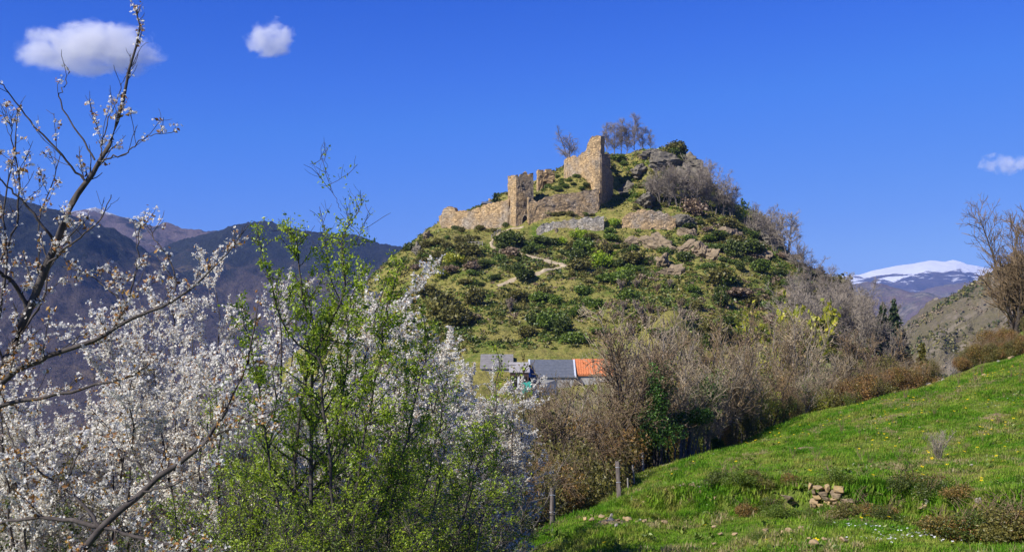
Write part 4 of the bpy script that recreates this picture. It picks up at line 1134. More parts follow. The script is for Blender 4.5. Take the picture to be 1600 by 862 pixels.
zone('on the summit crag', (1030, 240, 1100, 300), 17, {'dark': .5, 'olive': .35, 'bare': .15}, (1.4, 2.6))
zone('on the far right flank', (1225, 425, 1400, 560), 24, {'olive': .4, 'dark': .3, 'bare': .3}, (1.5, 2.8))
zone('low on the left flank behind the blossom', (600, 420, 760, 540), 17, {'olive': .45, 'green': .35, 'rust': .2}, (1.3, 2.6))
# bright bush spilling over the terrace between the two retaining walls
for i, (px, py, s, key, lab) in enumerate([(960, 350, 2.2, 'fresh', 'bright yellow-green bush spilling between the two retaining walls'), (952, 362, 2.0, 'green', 'green bush under the bright yellow-green bush'), (1003, 306, 1.8, 'yellow', 'yellow-green bush lit on the dark cliff'),
                                           (708, 412, 3.4, 'yellow', 'tall yellow-green bush on the left flank of the hill'), (690, 430, 3.0, 'yellow', 'second yellow bush lower on the left flank'), (858, 512, 3.6, 'green', 'big green bush above the slate roof'), (640, 388, 2.0, 'dark', 'dark bush on the left skyline of the hill'), (836, 505, 3.0, 'dark', 'dark bush beside the big green bush above the roofs'),
                                           (880, 520, 3.0, 'dark', 'dark shaded bush right of the big green bush'), (1055, 244, 3.0, 'dark', 'dark mop of ivy capping the summit'), (775, 312, 0.9, 'dark', 'small dark clipped tree above the outer wall')]):
    p = hit(px, py + 4, 165)
    if p is not None: put('shrub', lab, 'shrub', [('foliage', SH[key][i % 3][0]), ('stem', SH[key][i % 3][1])], p, (s, s, s * 1.1), i * 1.3, 'shrubs of the castle hill')
# cypress behind the outer wall
cy = conifer_meshes(9, 3.2, 1.0, 'needle', 16, 0.02)
p = W(773.5, 318, 324)
put('cypress_tree', 'small dark pointed cypress above the outer wall', 'tree', [('trunk', cy[0]), ('crown', cy[1])], p, 0.95)

# ------------------------------------------------------------------ low scrub and tussocks nobody could count
rs = np.random.default_rng(5)
def scatter_hill(name, n, mat, per, rad, clump, seed, thresh, flat=0.6, box=(-85, 120, 118, 345), up=False):
    x = rs.uniform(box[0], box[2], n * 3); y = rs.uniform(box[1], box[3], n * 3)
    k = fbm(x / 9.0, y / 9.0, seed, 3) > thresh
    x, y = x[k][:n], y[k][:n]; n = len(x)
    z = T(x, y)
    keep = np.abs(T(x + 0.6, y) - z) < 1.6
    pp = np.concatenate(PATH)[::2]
    keep &= (rs.random(len(x)) < 0.08) | (((x[:, None] - pp[None, :, 0]) ** 2 + (y[:, None] - pp[None, :, 1]) ** 2).min(1) > (0.5 + rad[1] * 0.9) ** 2)
    if not up: keep &= ~((x > -24) & (x < 33) & (y > 297.0) & (y < 336))
    keep &= ~((x > -14) & (x < 32) & (y > 186) & (y < 217))
    x, y, z = x[keep], y[keep], z[keep]; n = len(x)
    R = rs.uniform(rad[0], rad[1], n)
    d = rs.normal(size=(n, per, 3)); d /= np.linalg.norm(d, axis=2)[..., None]; d *= rs.uniform(0.4, 1, (n, per, 1)); d[..., 2] = np.abs(d[..., 2]) * flat
    P = np.stack([x, y, z], -1)[:, None] + d * R[:, None, None]
    P = P.reshape(-1, 3)
    S = np.repeat(R, per) * clump * rs.uniform(0.6, 1.3, n * per)
    V, Fc = stamp(CLUMP_V, CLUMP_F, P, rot_rand(rs, n * per), S)
    o = obj(name, mesh_np(name, V, [Fc], mat)); tag(o, kind='stuff'); return o
tag(scatter_hill('scrub', 8600, M['leaf_green'], 11, (0.4, 1.0), 0.55, 41, 0.0), 'low green scrub carpeting the castle hill', 'scrub')
tag(scatter_hill('scrub', 8000, M['leaf_olive'], 11, (0.4, 1.1), 0.55, 61, 0.0), 'low olive scrub scattered over the castle hill', 'scrub')
tag(scatter_hill('scrub', 4600, M['leaf_brown'], 10, (0.4, 0.9), 0.5, 71, 0.08), 'dry brown scrub scattered over the castle hill', 'scrub')
tag(scatter_hill('scrub', 3400, M['leaf_dark'], 14, (0.5, 1.2), 0.5, 81, 0.1), 'dark low scrub scattered over the castle hill', 'scrub')

tag(scatter_hill('tussock_grass', 33000, M['tussock'], 5, (0.25, 0.65), 0.7, 141, -0.5, 0.8, up=True), 'rough tussocky grass of the castle hill', 'grass')
tag(scatter_hill('thicket', 540, M['leaf_dark'], 60, (1.0, 1.9), 0.24, 91, 0.05, 0.8), 'dark thickets merging between the shrubs of the castle hill', 'scrub')
tag(scatter_hill('thicket', 540, M['leaf_box'], 60, (0.9, 1.8), 0.24, 101, 0.05, 0.8), 'yellowish green thickets merging between the shrubs of the castle hill', 'scrub')
tag(scatter_hill('thicket', 490, M['leaf_olive'], 60, (0.9, 1.8), 0.24, 121, 0.05, 0.8), 'olive thickets merging between the shrubs of the castle hill', 'scrub')
tag(scatter_hill('thicket', 300, M['leaf_brown'], 60, (0.9, 1.7), 0.22, 131, 0.08, 0.9, (20, 190, 118, 300)), 'brown thickets merging between the shrubs of the castle hill', 'scrub')

# scrub and stones dotted over the far dry hillside
hv = np.empty(len(HILLSIDE.data.vertices) * 3, np.float32); HILLSIDE.data.vertices.foreach_get('co', hv); hv = hv.reshape(-1, 3)
hv = hv[(hv[:, 1] < 905) & (hv[:, 2] > -60) & (hv[:, 0] > 260) & (hv[:, 0] < 480)]
for nm, cnt, mt, sz, sd, th, lab in (('hillside_scrub', 2600, 'leaf_olive', (0.9, 2.2), 3, 0.02, 'small dark scrub dotted over the far dry hillside'), ('hillside_scrub', 1600, 'leaf_dark', (0.8, 1.9), 8, 0.06, 'evergreen scrub dotted over the far dry hillside'), ('hillside_stones', 3000, 'rock', (0.6, 1.8), 15, 0.08, 'pale stones littering the far dry hillside')):
    q = hv[rs.integers(0, len(hv), cnt * 3)]; q = q[fbm(q[:, 0] / 30, q[:, 1] / 30 + q[:, 2] / 30, sd, 3) > th][:cnt]
    q = np.repeat(q + rs.normal(size=q.shape) * np.array([1, 1, 0.2]), 4, 0); q = q + rs.normal(size=q.shape) * 0.5
    V, Fc = stamp(CLUMP_V, CLUMP_F, q, rot_rand(rs, len(q)), rs.uniform(*sz, len(q)))
    tag(obj(nm, mesh_np(nm, V, [Fc], M[mt])), lab, 'scrub' if 'scrub' in nm else 'stones', kind='stuff')

# ------------------------------------------------------------------ bare trees on the hill
BT = [bare_tree_meshes(400 + k, 9.0, (3, 4, 5)[k % 3], 0.5, 0.12, 0.021, 'bark_grey', 'twig_violet', 0.36, 0.28, 0.26, up=0.12, wide=(0.28, 0.5), crown=0.2) for k in range(4)]
POP = [bare_tree_meshes(420 + k, 10.0, 1, 0.1, 0.14, 0.017, 'bark_grey', 'twig_violet', 0.2, 0.24, 0.24, up=0.2, wide=(0.30, 0.50), crown=0.12, lean=0.03) for k in range(2)]
def bare(label, px, py, hpx, v, kind='BT', group='leafless trees of the castle hill', d=None, width=1.0):
    p = hit(px, py, 165) if d is None else None
    if p is None:
        dd = d or 330; x = (px - 800) / F * dd; p = np.array([x, dd, T(np.array([x]), np.array([dd]))[0]])
    ms = (BT if kind == 'BT' else POP)[v]
    h = 9.0 if kind == 'BT' else 10.0
    s = hpx / F * p[1] / h
    put('bare_tree', label, 'tree', [('trunk', ms[0]), ('crown', ms[1])], p, (s * width, s * width, s), px * 0.37, group)
bare('round leafless tree standing behind the keep wall', 890, 262, 52, 0, 'BT', d=342, width=1.2)
for i, (px, hp) in enumerate([(948, 44), (960, 54), (971, 50), (980, 46), (991, 56), (1004, 42), (1016, 30)]):
    bare(nth(i, 'tall leafless tree', 'of the row on the hilltop'), px, 246 - i * 1.0, hp, i % 2, 'POP', d=346, width=1.2)
k = 0
for i, (px, py, hp) in enumerate([(1020, 318, 46), (1032, 322, 52), (1045, 322, 58), (1060, 325, 62), (1074, 326, 66), (1088, 328, 62), (1102, 330, 66), (1085, 310, 60), (1116, 334, 60), (1130, 338, 58), (1144, 342, 50)]):
    bare(nth(i, 'grey leafless tree', 'on the cliff below the summit'), px, py, hp, i % 4)
for i, (px, py, hp) in enumerate([(1180, 372, 44), (1196, 372, 50), (1212, 395, 60), (1232, 408, 70), (1248, 425, 50), (1268, 440, 42), (1285, 452, 36)]):
    bare(nth(i, 'spreading leafless tree', 'on the right skyline of the hill'), px, py, hp, i % 4, width=1.2)
lt = bare_tree_meshes(440, 9.0, 3, 0.3, 0.14, 0.02, 'bark_grey', 'twig_pale', 0.5, 0.4, 0.4, budmat='leaf_fresh', nbud=900, bud=0.3)
p = hit(1165, 352, 200)
put('budding_tree', 'pale green budding tree on the right skyline', 'tree', [('trunk', lt[0]), ('crown', lt[1]), ('leaves', lt[2])], p, 0.78)
for i, (px, py, hp) in enumerate(sorted([(1275, 520, 60), (1290, 500, 62), (1300, 540, 80), (1310, 480, 48), (1325, 520, 70), (1335, 565, 85), (1350, 530, 64), (1362, 575, 92), (1378, 560, 76), (1390, 590, 84), (1268, 560, 92), (1245, 550, 84), (1232, 520, 76), (1258, 500, 72), (1282, 535, 86), (1318, 550, 90), (1342, 510, 66), (1304, 500, 66), (1370, 530, 60)])):
    bare(nth(i, 'grey leafless tree', 'on the wooded right flank'), px, py, hp, i % 4)
CN = [conifer_meshes(500 + k, 12.0, 2.7 + 0.3 * k) for k in range(2)]
for i, (px, py, hp, lab) in enumerate([(1397, 584, 118, 'tallest dark spruce at the foot of the right flank'), (1380, 580, 108, 'dark spruce just left of the tallest spruce'), (1331, 492, 46, 'small dark spruce on the right skyline of the hill'), (1413, 592, 76, 'dark spruce to the right of the tallest spruce')]):
    p = hit(px, py, 165); p = p if p is not None else W(px, py, 260)
    s = hp / F * p[1] / 12.0
    put('spruce_tree', lab, 'tree', [('trunk', CN[i % 2][0]), ('crown', CN[i % 2][1])], p, s, i)

def leaf_ball(seed, mat, n, r, leaf, shape=(1, 1, 1), lumps=8, name='foliage'):
    rng = np.random.default_rng(seed)
    c = rng.normal(size=(lumps, 3)); c /= np.linalg.norm(c, axis=1)[:, None]; c *= rng.uniform(0.25, 0.75, lumps)[:, None]
    k = rng.integers(0, lumps, n); d = rng.normal(size=(n, 3)); d /= np.linalg.norm(d, axis=1)[:, None]
    P = (c[k] + d * (0.42 * rng.uniform(0.35, 1.08, n) ** 0.6)[:, None]) * r * np.array(shape)
    V, Fc = stamp(LEAF_V, LEAF_F, P, rot_rand(rng, n), leaf * rng.uniform(0.6, 1.3, n))
    return mesh_np(name, V, [Fc], mat)
def bramble_meshes(seed, mat, n=9500, leaf=0.085, shape=(1.3, 1.0, 0.85), canes=34):
    rng = np.random.default_rng(seed)
    fo = leaf_ball(seed, M[mat], n, 1.35, leaf, shape, 12)
    L = []
    for k in range(canes):
        a = rng.uniform(0, 6.28); r = rng.uniform(0.7, 1.7); z = rng.uniform(0.5, 1.25)
        L.append(([(0.25 * math.cos(a), 0.25 * math.sin(a), -0.9), (0.5 * r * math.cos(a), 0.5 * r * math.sin(a), z), (r * math.cos(a), r * math.sin(a), z * 0.5)], 0.006, 0.003))
    B = limbs(rng, L, 7, 0.03); B1 = sprout(rng, B, 0.3, 0.2, 0.6, (25, 60), 0.3, 0.7, 0.3, 3, 0.15, 0.0028)
    v, f = tubes([B, B1], [4, 3])
    return fo, mesh_np('canes', v, [f], M['twig_brown'])
def bramble_late(k):
    return bramble_meshes(760 + k, ('leaf_olive', 'leaf_bramble', 'leaf_box', 'leaf_yellow')[k], (3400, 3400, 3000, 2200)[k], 0.1, (1.0, 1.0, 1.0), 30)
# ------------------------------------------------------------------ hedge row of bare trees along the lower edge of the meadow
HT = [bare_tree_meshes(600 + k, 7.5, (5, 3, 6, 2)[k % 4], (0.42, 0.35)[k % 2], 0.10, 0.0125, 'bark_dark' if k % 2 else 'bark_grey', ('twig_pale', 'twig_brown')[k % 2], 0.36, 0.30, 0.55, crown=0.22, up=0.2, budmat=('bud', 'leaf_brown', 'bud', 'leaf_olive', 'leaf_box', 'bud', 'leaf_brown')[k], nbud=(1100, 1300, 1100, 2300, 2200, 900, 1500)[k], bud=(0.055, 0.07, 0.055, 0.08, 0.09, 0.055, 0.07)[k]) for k in range(7)]
EPX = [740, 800, 863, 967, 1003, 1100, 1220, 1330, 1420, 1480]; ED = [30, 35, 38.5, 47, 62, 68.5, 76.5, 82.5, 88.5, 93]
def edge_d(px): return float(np.interp(px, EPX, ED))
def on_ground(px, D):
    x = (px - 800) / F * D
    return np.array([x, D, T(np.array([x]), np.array([D]))[0]])
rh = np.random.default_rng(12)
def hedge(where, pxs, dlo, dhi, top, kinds, group, what='leafless grey tree'):
    for i, px in enumerate(pxs):
        px = px + rh.uniform(-5, 5); D = edge_d(px) + rh.uniform(dlo, dhi); p = on_ground(px, D)
        ty = np.interp(px, [q[0] for q in top], [q[1] for q in top]) + rh.uniform(-22, 48)
        h = (HY - ty) / F * D - p[2]
        m = HT[int(rh.choice(kinds))]
        s = max(0.35, h / 7.2)
        put('bare_tree', nth(i, what, where), 'tree', [('trunk', m[0]), ('crown', m[1]), ('buds', m[2])], p, (min(s, 1.25), min(s, 1.25), s), rh.uniform(0, 6.28), group)
TOP1 = [(820, 640), (900, 600), (960, 590), (1010, 575), (1100, 560), (1200, 560), (1260, 570), (1330, 585), (1420, 590)]
TOP2 = [(820, 610), (900, 585), (950, 540), (1000, 510), (1060, 500), (1120, 515), (1200, 520), (1260, 520), (1330, 530), (1430, 575)]
hedge('in the front rank of the hedge row', np.linspace(1008, 1250, 15), 1.0, 3.5, TOP1, [0, 1, 2, 3, 4, 5, 6], 'hedge row trees along the meadow')
hedge('in the back rank of the hedge row', np.linspace(985, 1400, 20), 8, 22, TOP2, [0, 1, 2, 3, 5, 6], 'hedge row trees along the meadow', 'leafless pale tree')
hedge('in the brown thicket below the houses', np.linspace(850, 1000, 10), 16, 30, [(820, 606), (870, 612), (955, 612), (1000, 560)], [1, 3, 6], 'brown thicket below the houses', 'brown twiggy tree')
hedge('low in the hedge row towards the spruces', np.linspace(1265, 1420, 9), 2, 8, [(1260, 575), (1340, 585), (1420, 600)], [0, 1, 3, 4], 'hedge row trees along the meadow', 'low leafless tree')
# scrub trees screening the yard in front of the houses
for i, (px, D, ty) in enumerate([(836, 150, 606), (858, 158, 602), (880, 152, 600), (902, 160, 600), (925, 150, 602), (948, 158, 596), (972, 150, 566), (812, 158, 612), (984, 140, 556)]):
    p = on_ground(px, D); m_ = HT[(1, 3, 6)[i % 3]]; s_ = max(0.3, ((HY - ty) / F * D - p[2]) / 7.2)
    put('bare_tree', nth(sorted([836, 858, 880, 902, 925, 948, 972, 812, 984]).index(px), 'brown scrub tree', 'just below the houses'), 'tree', [('trunk', m_[0]), ('crown', m_[1]), ('buds', m_[2])], p, (1.1, 1.1, s_), i * 1.1, 'scrub trees below the houses')
# ivy on two of the trunks
for i, (px, py, r, shape, lab) in enumerate([(1032, 618, 1.9, (0.6, 0.6, 1.5), 'tall column of dark ivy climbing a hedge row trunk'), (1104, 622, 1.7, (0.9, 0.8, 0.9), 'bright rounded ivy clump high in the hedge row'), (1030, 668, 1.6, (1.2, 1, 0.9), 'dark ivy mass over the stakes'), (1120, 700, 1.0, (0.5, 0.5, 1.2), 'small ivy on a trunk foot at the middle of the hedge row'), (1075, 655, 1.5, (1.1, 0.8, 0.7), 'ivy between the two tall ivy clumps')]):
    D = edge_d(px) + 0.6; p = W(px, py, D)
    g = thing('ivy', lab, 'ivy', (p[0], p[1], T(np.array([p[0]]), np.array([p[1]]))[0]), 'ivy in the hedge row')
    o = obj('leaves', leaf_ball(700 + i, M['ivy'], 2600, r, 0.14, shape, 9, 'leaves'), g); o.location = (0, 0, p[2] - g.location.z); o['kind'] = 'stuff'
    v, f = tubes([limbs(rh, [([(0, 0, -0.3), (0.1, 0, (p[2] - g.location.z) * 0.5), (0, 0, p[2] - g.location.z)], 0.09, 0.05)], 6, 0.03)], [6])
    obj('stem', mesh_np('stem', v, [f], M['bark_dark']), g)
# undergrowth behind the trunks
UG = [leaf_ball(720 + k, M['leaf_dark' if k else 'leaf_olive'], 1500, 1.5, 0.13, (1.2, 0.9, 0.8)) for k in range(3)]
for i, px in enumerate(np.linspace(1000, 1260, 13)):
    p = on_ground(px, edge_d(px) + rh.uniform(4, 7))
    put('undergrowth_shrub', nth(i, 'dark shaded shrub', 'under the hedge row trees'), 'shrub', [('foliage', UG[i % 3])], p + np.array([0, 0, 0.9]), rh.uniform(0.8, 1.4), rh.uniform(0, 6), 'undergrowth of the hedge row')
LV = [bramble_late(k) for k in range(4)]
for i, (px, dd, ty, k) in enumerate(sorted([(1140, 0.3, 650, 1), (1172, 0.2, 632, 0), (1196, 0.6, 600, 3), (1222, 0.8, 606, 2), (1246, 0.4, 612, 0), (1282, 0.8, 598, 3), (1330, 0.5, 604, 2), (1018, 3, 640, 0), (1052, 5, 600, 1), (1085, 9, 575, 2), (1135, 4, 640, 1), (1160, 10, 560, 0), (1185, 3, 610, 2), (1222, 6, 585, 1), (1250, 3, 610, 0), (1280, 12, 560, 2), (1310, 8, 580, 3), (1352, 10, 575, 1), (1395, 9, 580, 0), (1060, 16, 540, 3), (1120, 20, 530, 3), (1210, 18, 540, 3)])):
    D = edge_d(px) + dd; p = on_ground(px, D); h = (HY - ty) / F * D - p[2]; s_ = max(0.5, h / 2.9)
    put('leafy_bush', nth(i, 'leafing olive or rust bush', 'standing among the hedge row trees'), 'bush', [('foliage', LV[k][0]), ('canes', LV[k][1])], p + np.array([0, 0, h * 0.45]), (min(s_, 1.25) * 0.8, min(s_, 1.25) * 0.8, s_ * 1.15), i * 0.9, 'leafing bushes of the hedge row')
# yellow budding willows
for i, (px, D, hp, lab) in enumerate([(1205, 118, 120, 'yellow flowering willow behind the hedge row'), (1236, 128, 130, 'tallest yellow-green willow under the right shoulder'), (1190, 98, 90, 'low yellow-green willow at the hedge row'), (1262, 122, 90, 'small yellow willow right of the tallest willow')]):
    m = bare_tree_meshes(640 + i, 8.0, 4, 0.32, 0.1, 0.011, 'bark_grey', 'twig_pale', 0.4, 0.3, 0.3, budmat='leaf_yellow', nbud=2600, bud=0.22, up=0.3)
    p = on_ground(px, D); ty = {0: 520, 1: 490, 2: 570, 3: 530}[i]
    s = ((HY - ty) / F * D - p[2]) / 7.8
    put('willow_tree', lab, 'tree', [('trunk', m[0]), ('crown', m[1]), ('leaves', m[2])], p, (s * .8, s * .8, s), i, 'budding willows')

# ------------------------------------------------------------------ brambles
BR = [bramble_meshes(740 + k, 'leaf_bramble') for k in range(3)]
BRO = [bramble_meshes(750 + k, 'leaf_olive', 8000) for k in range(2)]
def bramble_row(where, spots, group, what='russet bramble mound'):
    for i, (px, D, s, kind) in enumerate(sorted(spots)):
        p = on_ground(px, D); m = (BR if kind == 0 else BRO)[i % (3 if kind == 0 else 2)]
        put('bramble_bush', nth(i, what, where), 'bramble', [('foliage', m[0]), ('canes', m[1])], p + np.array([0, 0, 0.75 * s]), (s * 0.85, s * 0.85, s * 1.1), rh.uniform(0, 6.28), group)
bramble_row('beside the fence posts', [(722, 36.5, 1.3, 0), (755, 39, 1.3, 0), (790, 41.5, 1.4, 0), (834, 44, 1.55, 1), (860, 47, 1.65, 0), (884, 50.5, 1.8, 1), (906, 54, 1.9, 1), (926, 58, 1.9, 0), (944, 62, 1.8, 1), (795, 45, 2.1, 1), (845, 51, 2.4, 1), (760, 41, 1.9, 0), (722, 36, 1.6, 0), (885, 57, 2.6, 1), (915, 63, 2.6, 0)], 'brambles beside the fence posts')
bramble_row('at the top of the hedge row', [(1262, 82, 1.5, 0), (1290, 84, 1.7, 1), (1318, 85, 1.8, 0), (1345, 87, 1.7, 0), (1372, 89, 1.6, 1), (1398, 90, 1.5, 0), (1422, 92, 1.3, 0), (1275, 90, 2.2, 1), (1335, 95, 2.2, 0), (1385, 97, 2.2, 1), (1440, 97, 1.6, 0), (1455, 99, 1.2, 1)], 'brambles at the top of the hedge row')
bramble_row('under the bare tree at the right edge', [(1500, 96, 0.8, 0), (1514, 96.5, 0.9, 1), (1530, 96, 1.0, 0), (1546, 95.5, 1.0, 1), (1562, 95.5, .9, 0), (1580, 95, .9, 1), (1598, 94.5, .9, 0), (1616, 94, 1.0, 1), (1572, 98.5, 1.0, 0), (1606, 98, 1.0, 1), (1522, 101, 1.2, 1), (1545, 102, 1.2, 0), (1568, 104.5, 1.2, 1), (1605, 105, 1.3, 0), (1535, 106, 1.5, 0)], 'bushes on the right bank', 'olive and rust bush')
# the bare tree at the right edge and two small conifers on the ridge
m = bare_tree_meshes(655, 11.5, 6, 0.5, 0.2, 0.018, 'bark_dark', 'twig_brown', 0.36, 0.32, 0.36, crown=0.12, up=0.2, wide=(0.28, 0.5))
put('bare_tree', 'large leafless tree rising from the bank at the right edge', 'tree', [('trunk', m[0]), ('crown', m[1])], on_ground(1588, 103), 1.0, 2.0)
cs = conifer_meshes(520, 5.0, 1.1, 'leaf_olive', 18)
put('juniper_tree', 'young olive green conifer beyond the ridge of the meadow', 'tree', [('trunk', cs[0]), ('crown', cs[1])], W(1440, 600, 112), 0.82)
put('juniper_tree', 'tiny dark conifer on the ridge of the meadow', 'tree', [('trunk', cs[0]), ('crown', cs[1])], on_ground(1503, 97), 0.28)

# ------------------------------------------------------------------ meadow: grass, flowers, stones, posts, weeds
def grass_mat():
    m, nt, out = new_mat('grass_blades')
    g = nt.nodes.new('ShaderNodeNewGeometry')
    z1 = noise(nt, g.outputs['Position'], 0.35, 4, 0.6); z2 = noise(nt, g.outputs['Position'], 2.2, 3, 0.6)
    oi = nt.nodes.new('ShaderNodeObjectInfo')
    base = ramp(nt, oi.outputs['Random'], [(0, (0.12, 0.23, 0.014)), (0.5, (0.185, 0.335, 0.022)), (1, (0.31, 0.46, 0.05))])
    lush = ramp(nt, oi.outputs['Random'], [(0, (0.075, 0.185, 0.012)), (1, (0.15, 0.33, 0.024))])
    dry = ramp(nt, oi.outputs['Random'], [(0, (0.26, 0.26, 0.05)), (1, (0.46, 0.40, 0.13))])
    c = mixc(nt, ramp(nt, z1, [(0.42, (1, 1, 1)), (0.56, (0, 0, 0))]), base, lush)
    c = mixc(nt, mth(nt, 'MULTIPLY', ramp(nt, mth(nt, 'ADD', mth(nt, 'MULTIPLY', z1, 0.6), mth(nt, 'MULTIPLY', z2, 0.5)), [(0.53, (0, 0, 0)), (0.68, (1, 1, 1))]), 0.85), c, dry)
    d = nt.nodes.new('ShaderNodeBsdfDiffuse'); nt.links.new(c, d.inputs[0])
    t = nt.nodes.new('ShaderNodeBsdfTranslucent'); nt.links.new(c, t.inputs[0])
    mx = nt.nodes.new('ShaderNodeMixShader'); mx.inputs[0].default_value = 0.45
    nt.links.new(d.outputs[0], mx.inputs[1]); nt.links.new(t.outputs[0], mx.inputs[2])
    nt.links.new(mx.outputs[0], out.inputs['Surface'])
    return m
M['grass'] = grass_mat()
def tuft(seed, n=18, h=(0.05, 0.12), w=0.010, r=0.13):
    rng = np.random.default_rng(seed); V, Fc = [], []
    for k in range(n):
        a = rng.uniform(0, 6.28); b = np.array([rng.normal() * r * .6, rng.normal() * r * .6, -0.02]); hh = rng.uniform(*h); ln = rng.uniform(0.2, 0.9) * hh
        d = np.array([math.cos(a), math.sin(a), 0]); s = np.array([-d[1], d[0], 0]) * w
        i = len(V)
        V += [b - s, b + s, b + d * ln * .35 + np.array([0, 0, hh * .62]) + s * .8, b + d * ln * .35 + np.array([0, 0, hh * .62]) - s * .8, b + d * ln + np.array([0, 0, hh])]
        Fc += [[i, i + 1, i + 2], [i, i + 2, i + 3], [i + 3, i + 2, i + 4]]
    return mesh_np('grass_tuft', np.array(V), [np.array(Fc)], M['grass'])
TUFTS = [bpy.data.objects.new('grass_tuft', tuft(800 + k, 18, ((0.04, 0.09), (0.05, 0.12), (0.08, 0.20))[k])) for k in range(3)]

def edge_x(y):          # left border of the meadow in the world
    return np.interp(y, ED, [(p - 800) / F * d for p, d in zip(EPX, ED)])
def meadow_points(rng, n, y0, y1, margin=0.0):
    y = rng.uniform(y0, y1, n * 3); x = rng.uniform(-6, 60, n * 3)
    k = (x > edge_x(y) + margin - 0.5 * np.abs(fbm(x, y, 9, 2))) & (x < (1660 - 800) / F * y + 2) & (y < 93.5)
    x, y = x[k][:n], y[k][:n]
    return np.stack([x, y, T(x, y)], -1)

def instancer(name, label, pts, scl, rot, sources, weights_attr=None):
    me = bpy.data.meshes.new(name); me.vertices.add(len(pts)); me.vertices.foreach_set('co', pts.astype(np.float32).ravel())
    for an, arr in (('isc', scl), ('irz', rot)):
        at = me.attributes.new(an, 'FLOAT', 'POINT'); at.data.foreach_set('value', arr.astype(np.float32))
    at = me.attributes.new('ipick', 'INT', 'POINT'); at.data.foreach_set('value', weights_attr.astype(np.int32))
    o = obj(name, me)
    tag(o, label, 'grass', kind='stuff')
    ng = bpy.data.node_groups.new(name, 'GeometryNodeTree')
    ng.interface.new_socket('Geometry', in_out='INPUT', socket_type='NodeSocketGeometry')
    ng.interface.new_socket('Geometry', in_out='OUTPUT', socket_type='NodeSocketGeometry')
    gi = ng.nodes.new('NodeGroupInput'); go = ng.nodes.new('NodeGroupOutput')
    join = ng.nodes.new('GeometryNodeJoinGeometry')
    def attr(nm, ty):
        a = ng.nodes.new('GeometryNodeInputNamedAttribute'); a.data_type = ty; a.inputs['Name'].default_value = nm
        return a.outputs[0]
    sc = attr('isc', 'FLOAT'); rz = attr('irz', 'FLOAT'); pk = attr('ipick', 'INT')
    cx = ng.nodes.new('ShaderNodeCombineXYZ'); ng.links.new(rz, cx.inputs[2])
    for k, s in enumerate(sources):
        oi = ng.nodes.new('GeometryNodeObjectInfo'); oi.inputs[0].default_value = s; oi.transform_space = 'ORIGINAL'
        oi.inputs['As Instance'].default_value = True
        cmp = ng.nodes.new('FunctionNodeCompare'); cmp.data_type = 'INT'; cmp.operation = 'EQUAL'
        ng.links.new(pk, cmp.inputs[2]); cmp.inputs[3].default_value = k
        ip = ng.nodes.new('GeometryNodeInstanceOnPoints')
        ng.links.new(gi.outputs[0], ip.inputs['Points']); ng.links.new(cmp.outputs[0], ip.inputs['Selection'])
        ng.links.new(oi.outputs['Geometry'], ip.inputs['Instance']); ng.links.new(cx.outputs[0], ip.inputs['Rotation']); ng.links.new(sc, ip.inputs['Scale'])
        ng.links.new(ip.outputs[0], join.inputs[0])
    ng.links.new(join.outputs[0], go.inputs[0])
    md = o.modifiers.new('blades', 'NODES'); md.node_group = ng
    return o
rm = np.random.default_rng(31)
_bx = rm.uniform(3, 17, 7000); _by = np.interp(_bx, BX, BY) + rm.uniform(-1.4, 0.8, 7000)
Pg = np.concatenate([np.stack([_bx, _by, T(_bx, _by)], -1), meadow_points(rm, 26000, 22, 46), meadow_points(rm, 34000, 44, 98)])
Pg = Pg[~((Pg[:, 0] > 8.2) & (Pg[:, 0] < 9.85) & (np.interp(Pg[:, 0], BX, BY) - Pg[:, 1] > -0.15) & (np.interp(Pg[:, 0], BX, BY) - Pg[:, 1] < 1.25) & (rm.random(len(Pg)) < 0.8))]
lush = fbm(Pg[:, 0] / 2.0, Pg[:, 1] / 2.0, 44, 3)
bankd = np.abs(Pg[:, 1] - np.interp(Pg[:, 0], BX, BY))
sc_ = np.where(Pg[:, 1] > 45, 1.25, 1.0) * rm.uniform(0.7, 1.25, len(Pg)) * (1 + 0.9 * np.clip(lush, 0, 1)) * (1 + 0.5 * (bankd < 1.4))
pick = np.where((lush > 0.18) | ((bankd < 1.3) & (rm.random(len(Pg)) < 0.8)), 2, rm.integers(0, 2, len(Pg)))
instancer('meadow_grass', 'short bright green grass covering the sloping meadow', Pg, sc_, rm.uniform(0, 6.28, len(Pg)), TUFTS, pick)

# straw coloured and rank tufts breaking the sward
M['straw'] = leaf_mat('straw', [(0, (0.20, 0.17, 0.06)), (0.5, (0.34, 0.28, 0.11)), (1, (0.50, 0.42, 0.20))], 0.35)
STRAW = []
for k in range(2):
    me_ = tuft(820 + k, 22, (0.08, 0.2), 0.008, 0.16); me_.materials.clear(); me_.materials.append(M['straw'] if k else M['tussock'])
    STRAW.append(bpy.data.objects.new('straw_tuft', me_))
Ps = np.concatenate([meadow_points(rm, 9000, 22, 46), meadow_points(rm, 9000, 44, 93)])
Ps = Ps[(fbm(Ps[:, 0] / 3.2, Ps[:, 1] / 3.2, 204, 3) + 0.35 * (np.abs(Ps[:, 1] - np.interp(Ps[:, 0], BX, BY)) < 1.6)) > 0.16]
instancer('dry_grass', 'straw coloured grass tufts scattered through the meadow', Ps, rm.uniform(0.6, 1.5, len(Ps)), rm.uniform(0, 6.28, len(Ps)), STRAW, rm.integers(0, 2, len(Ps)))
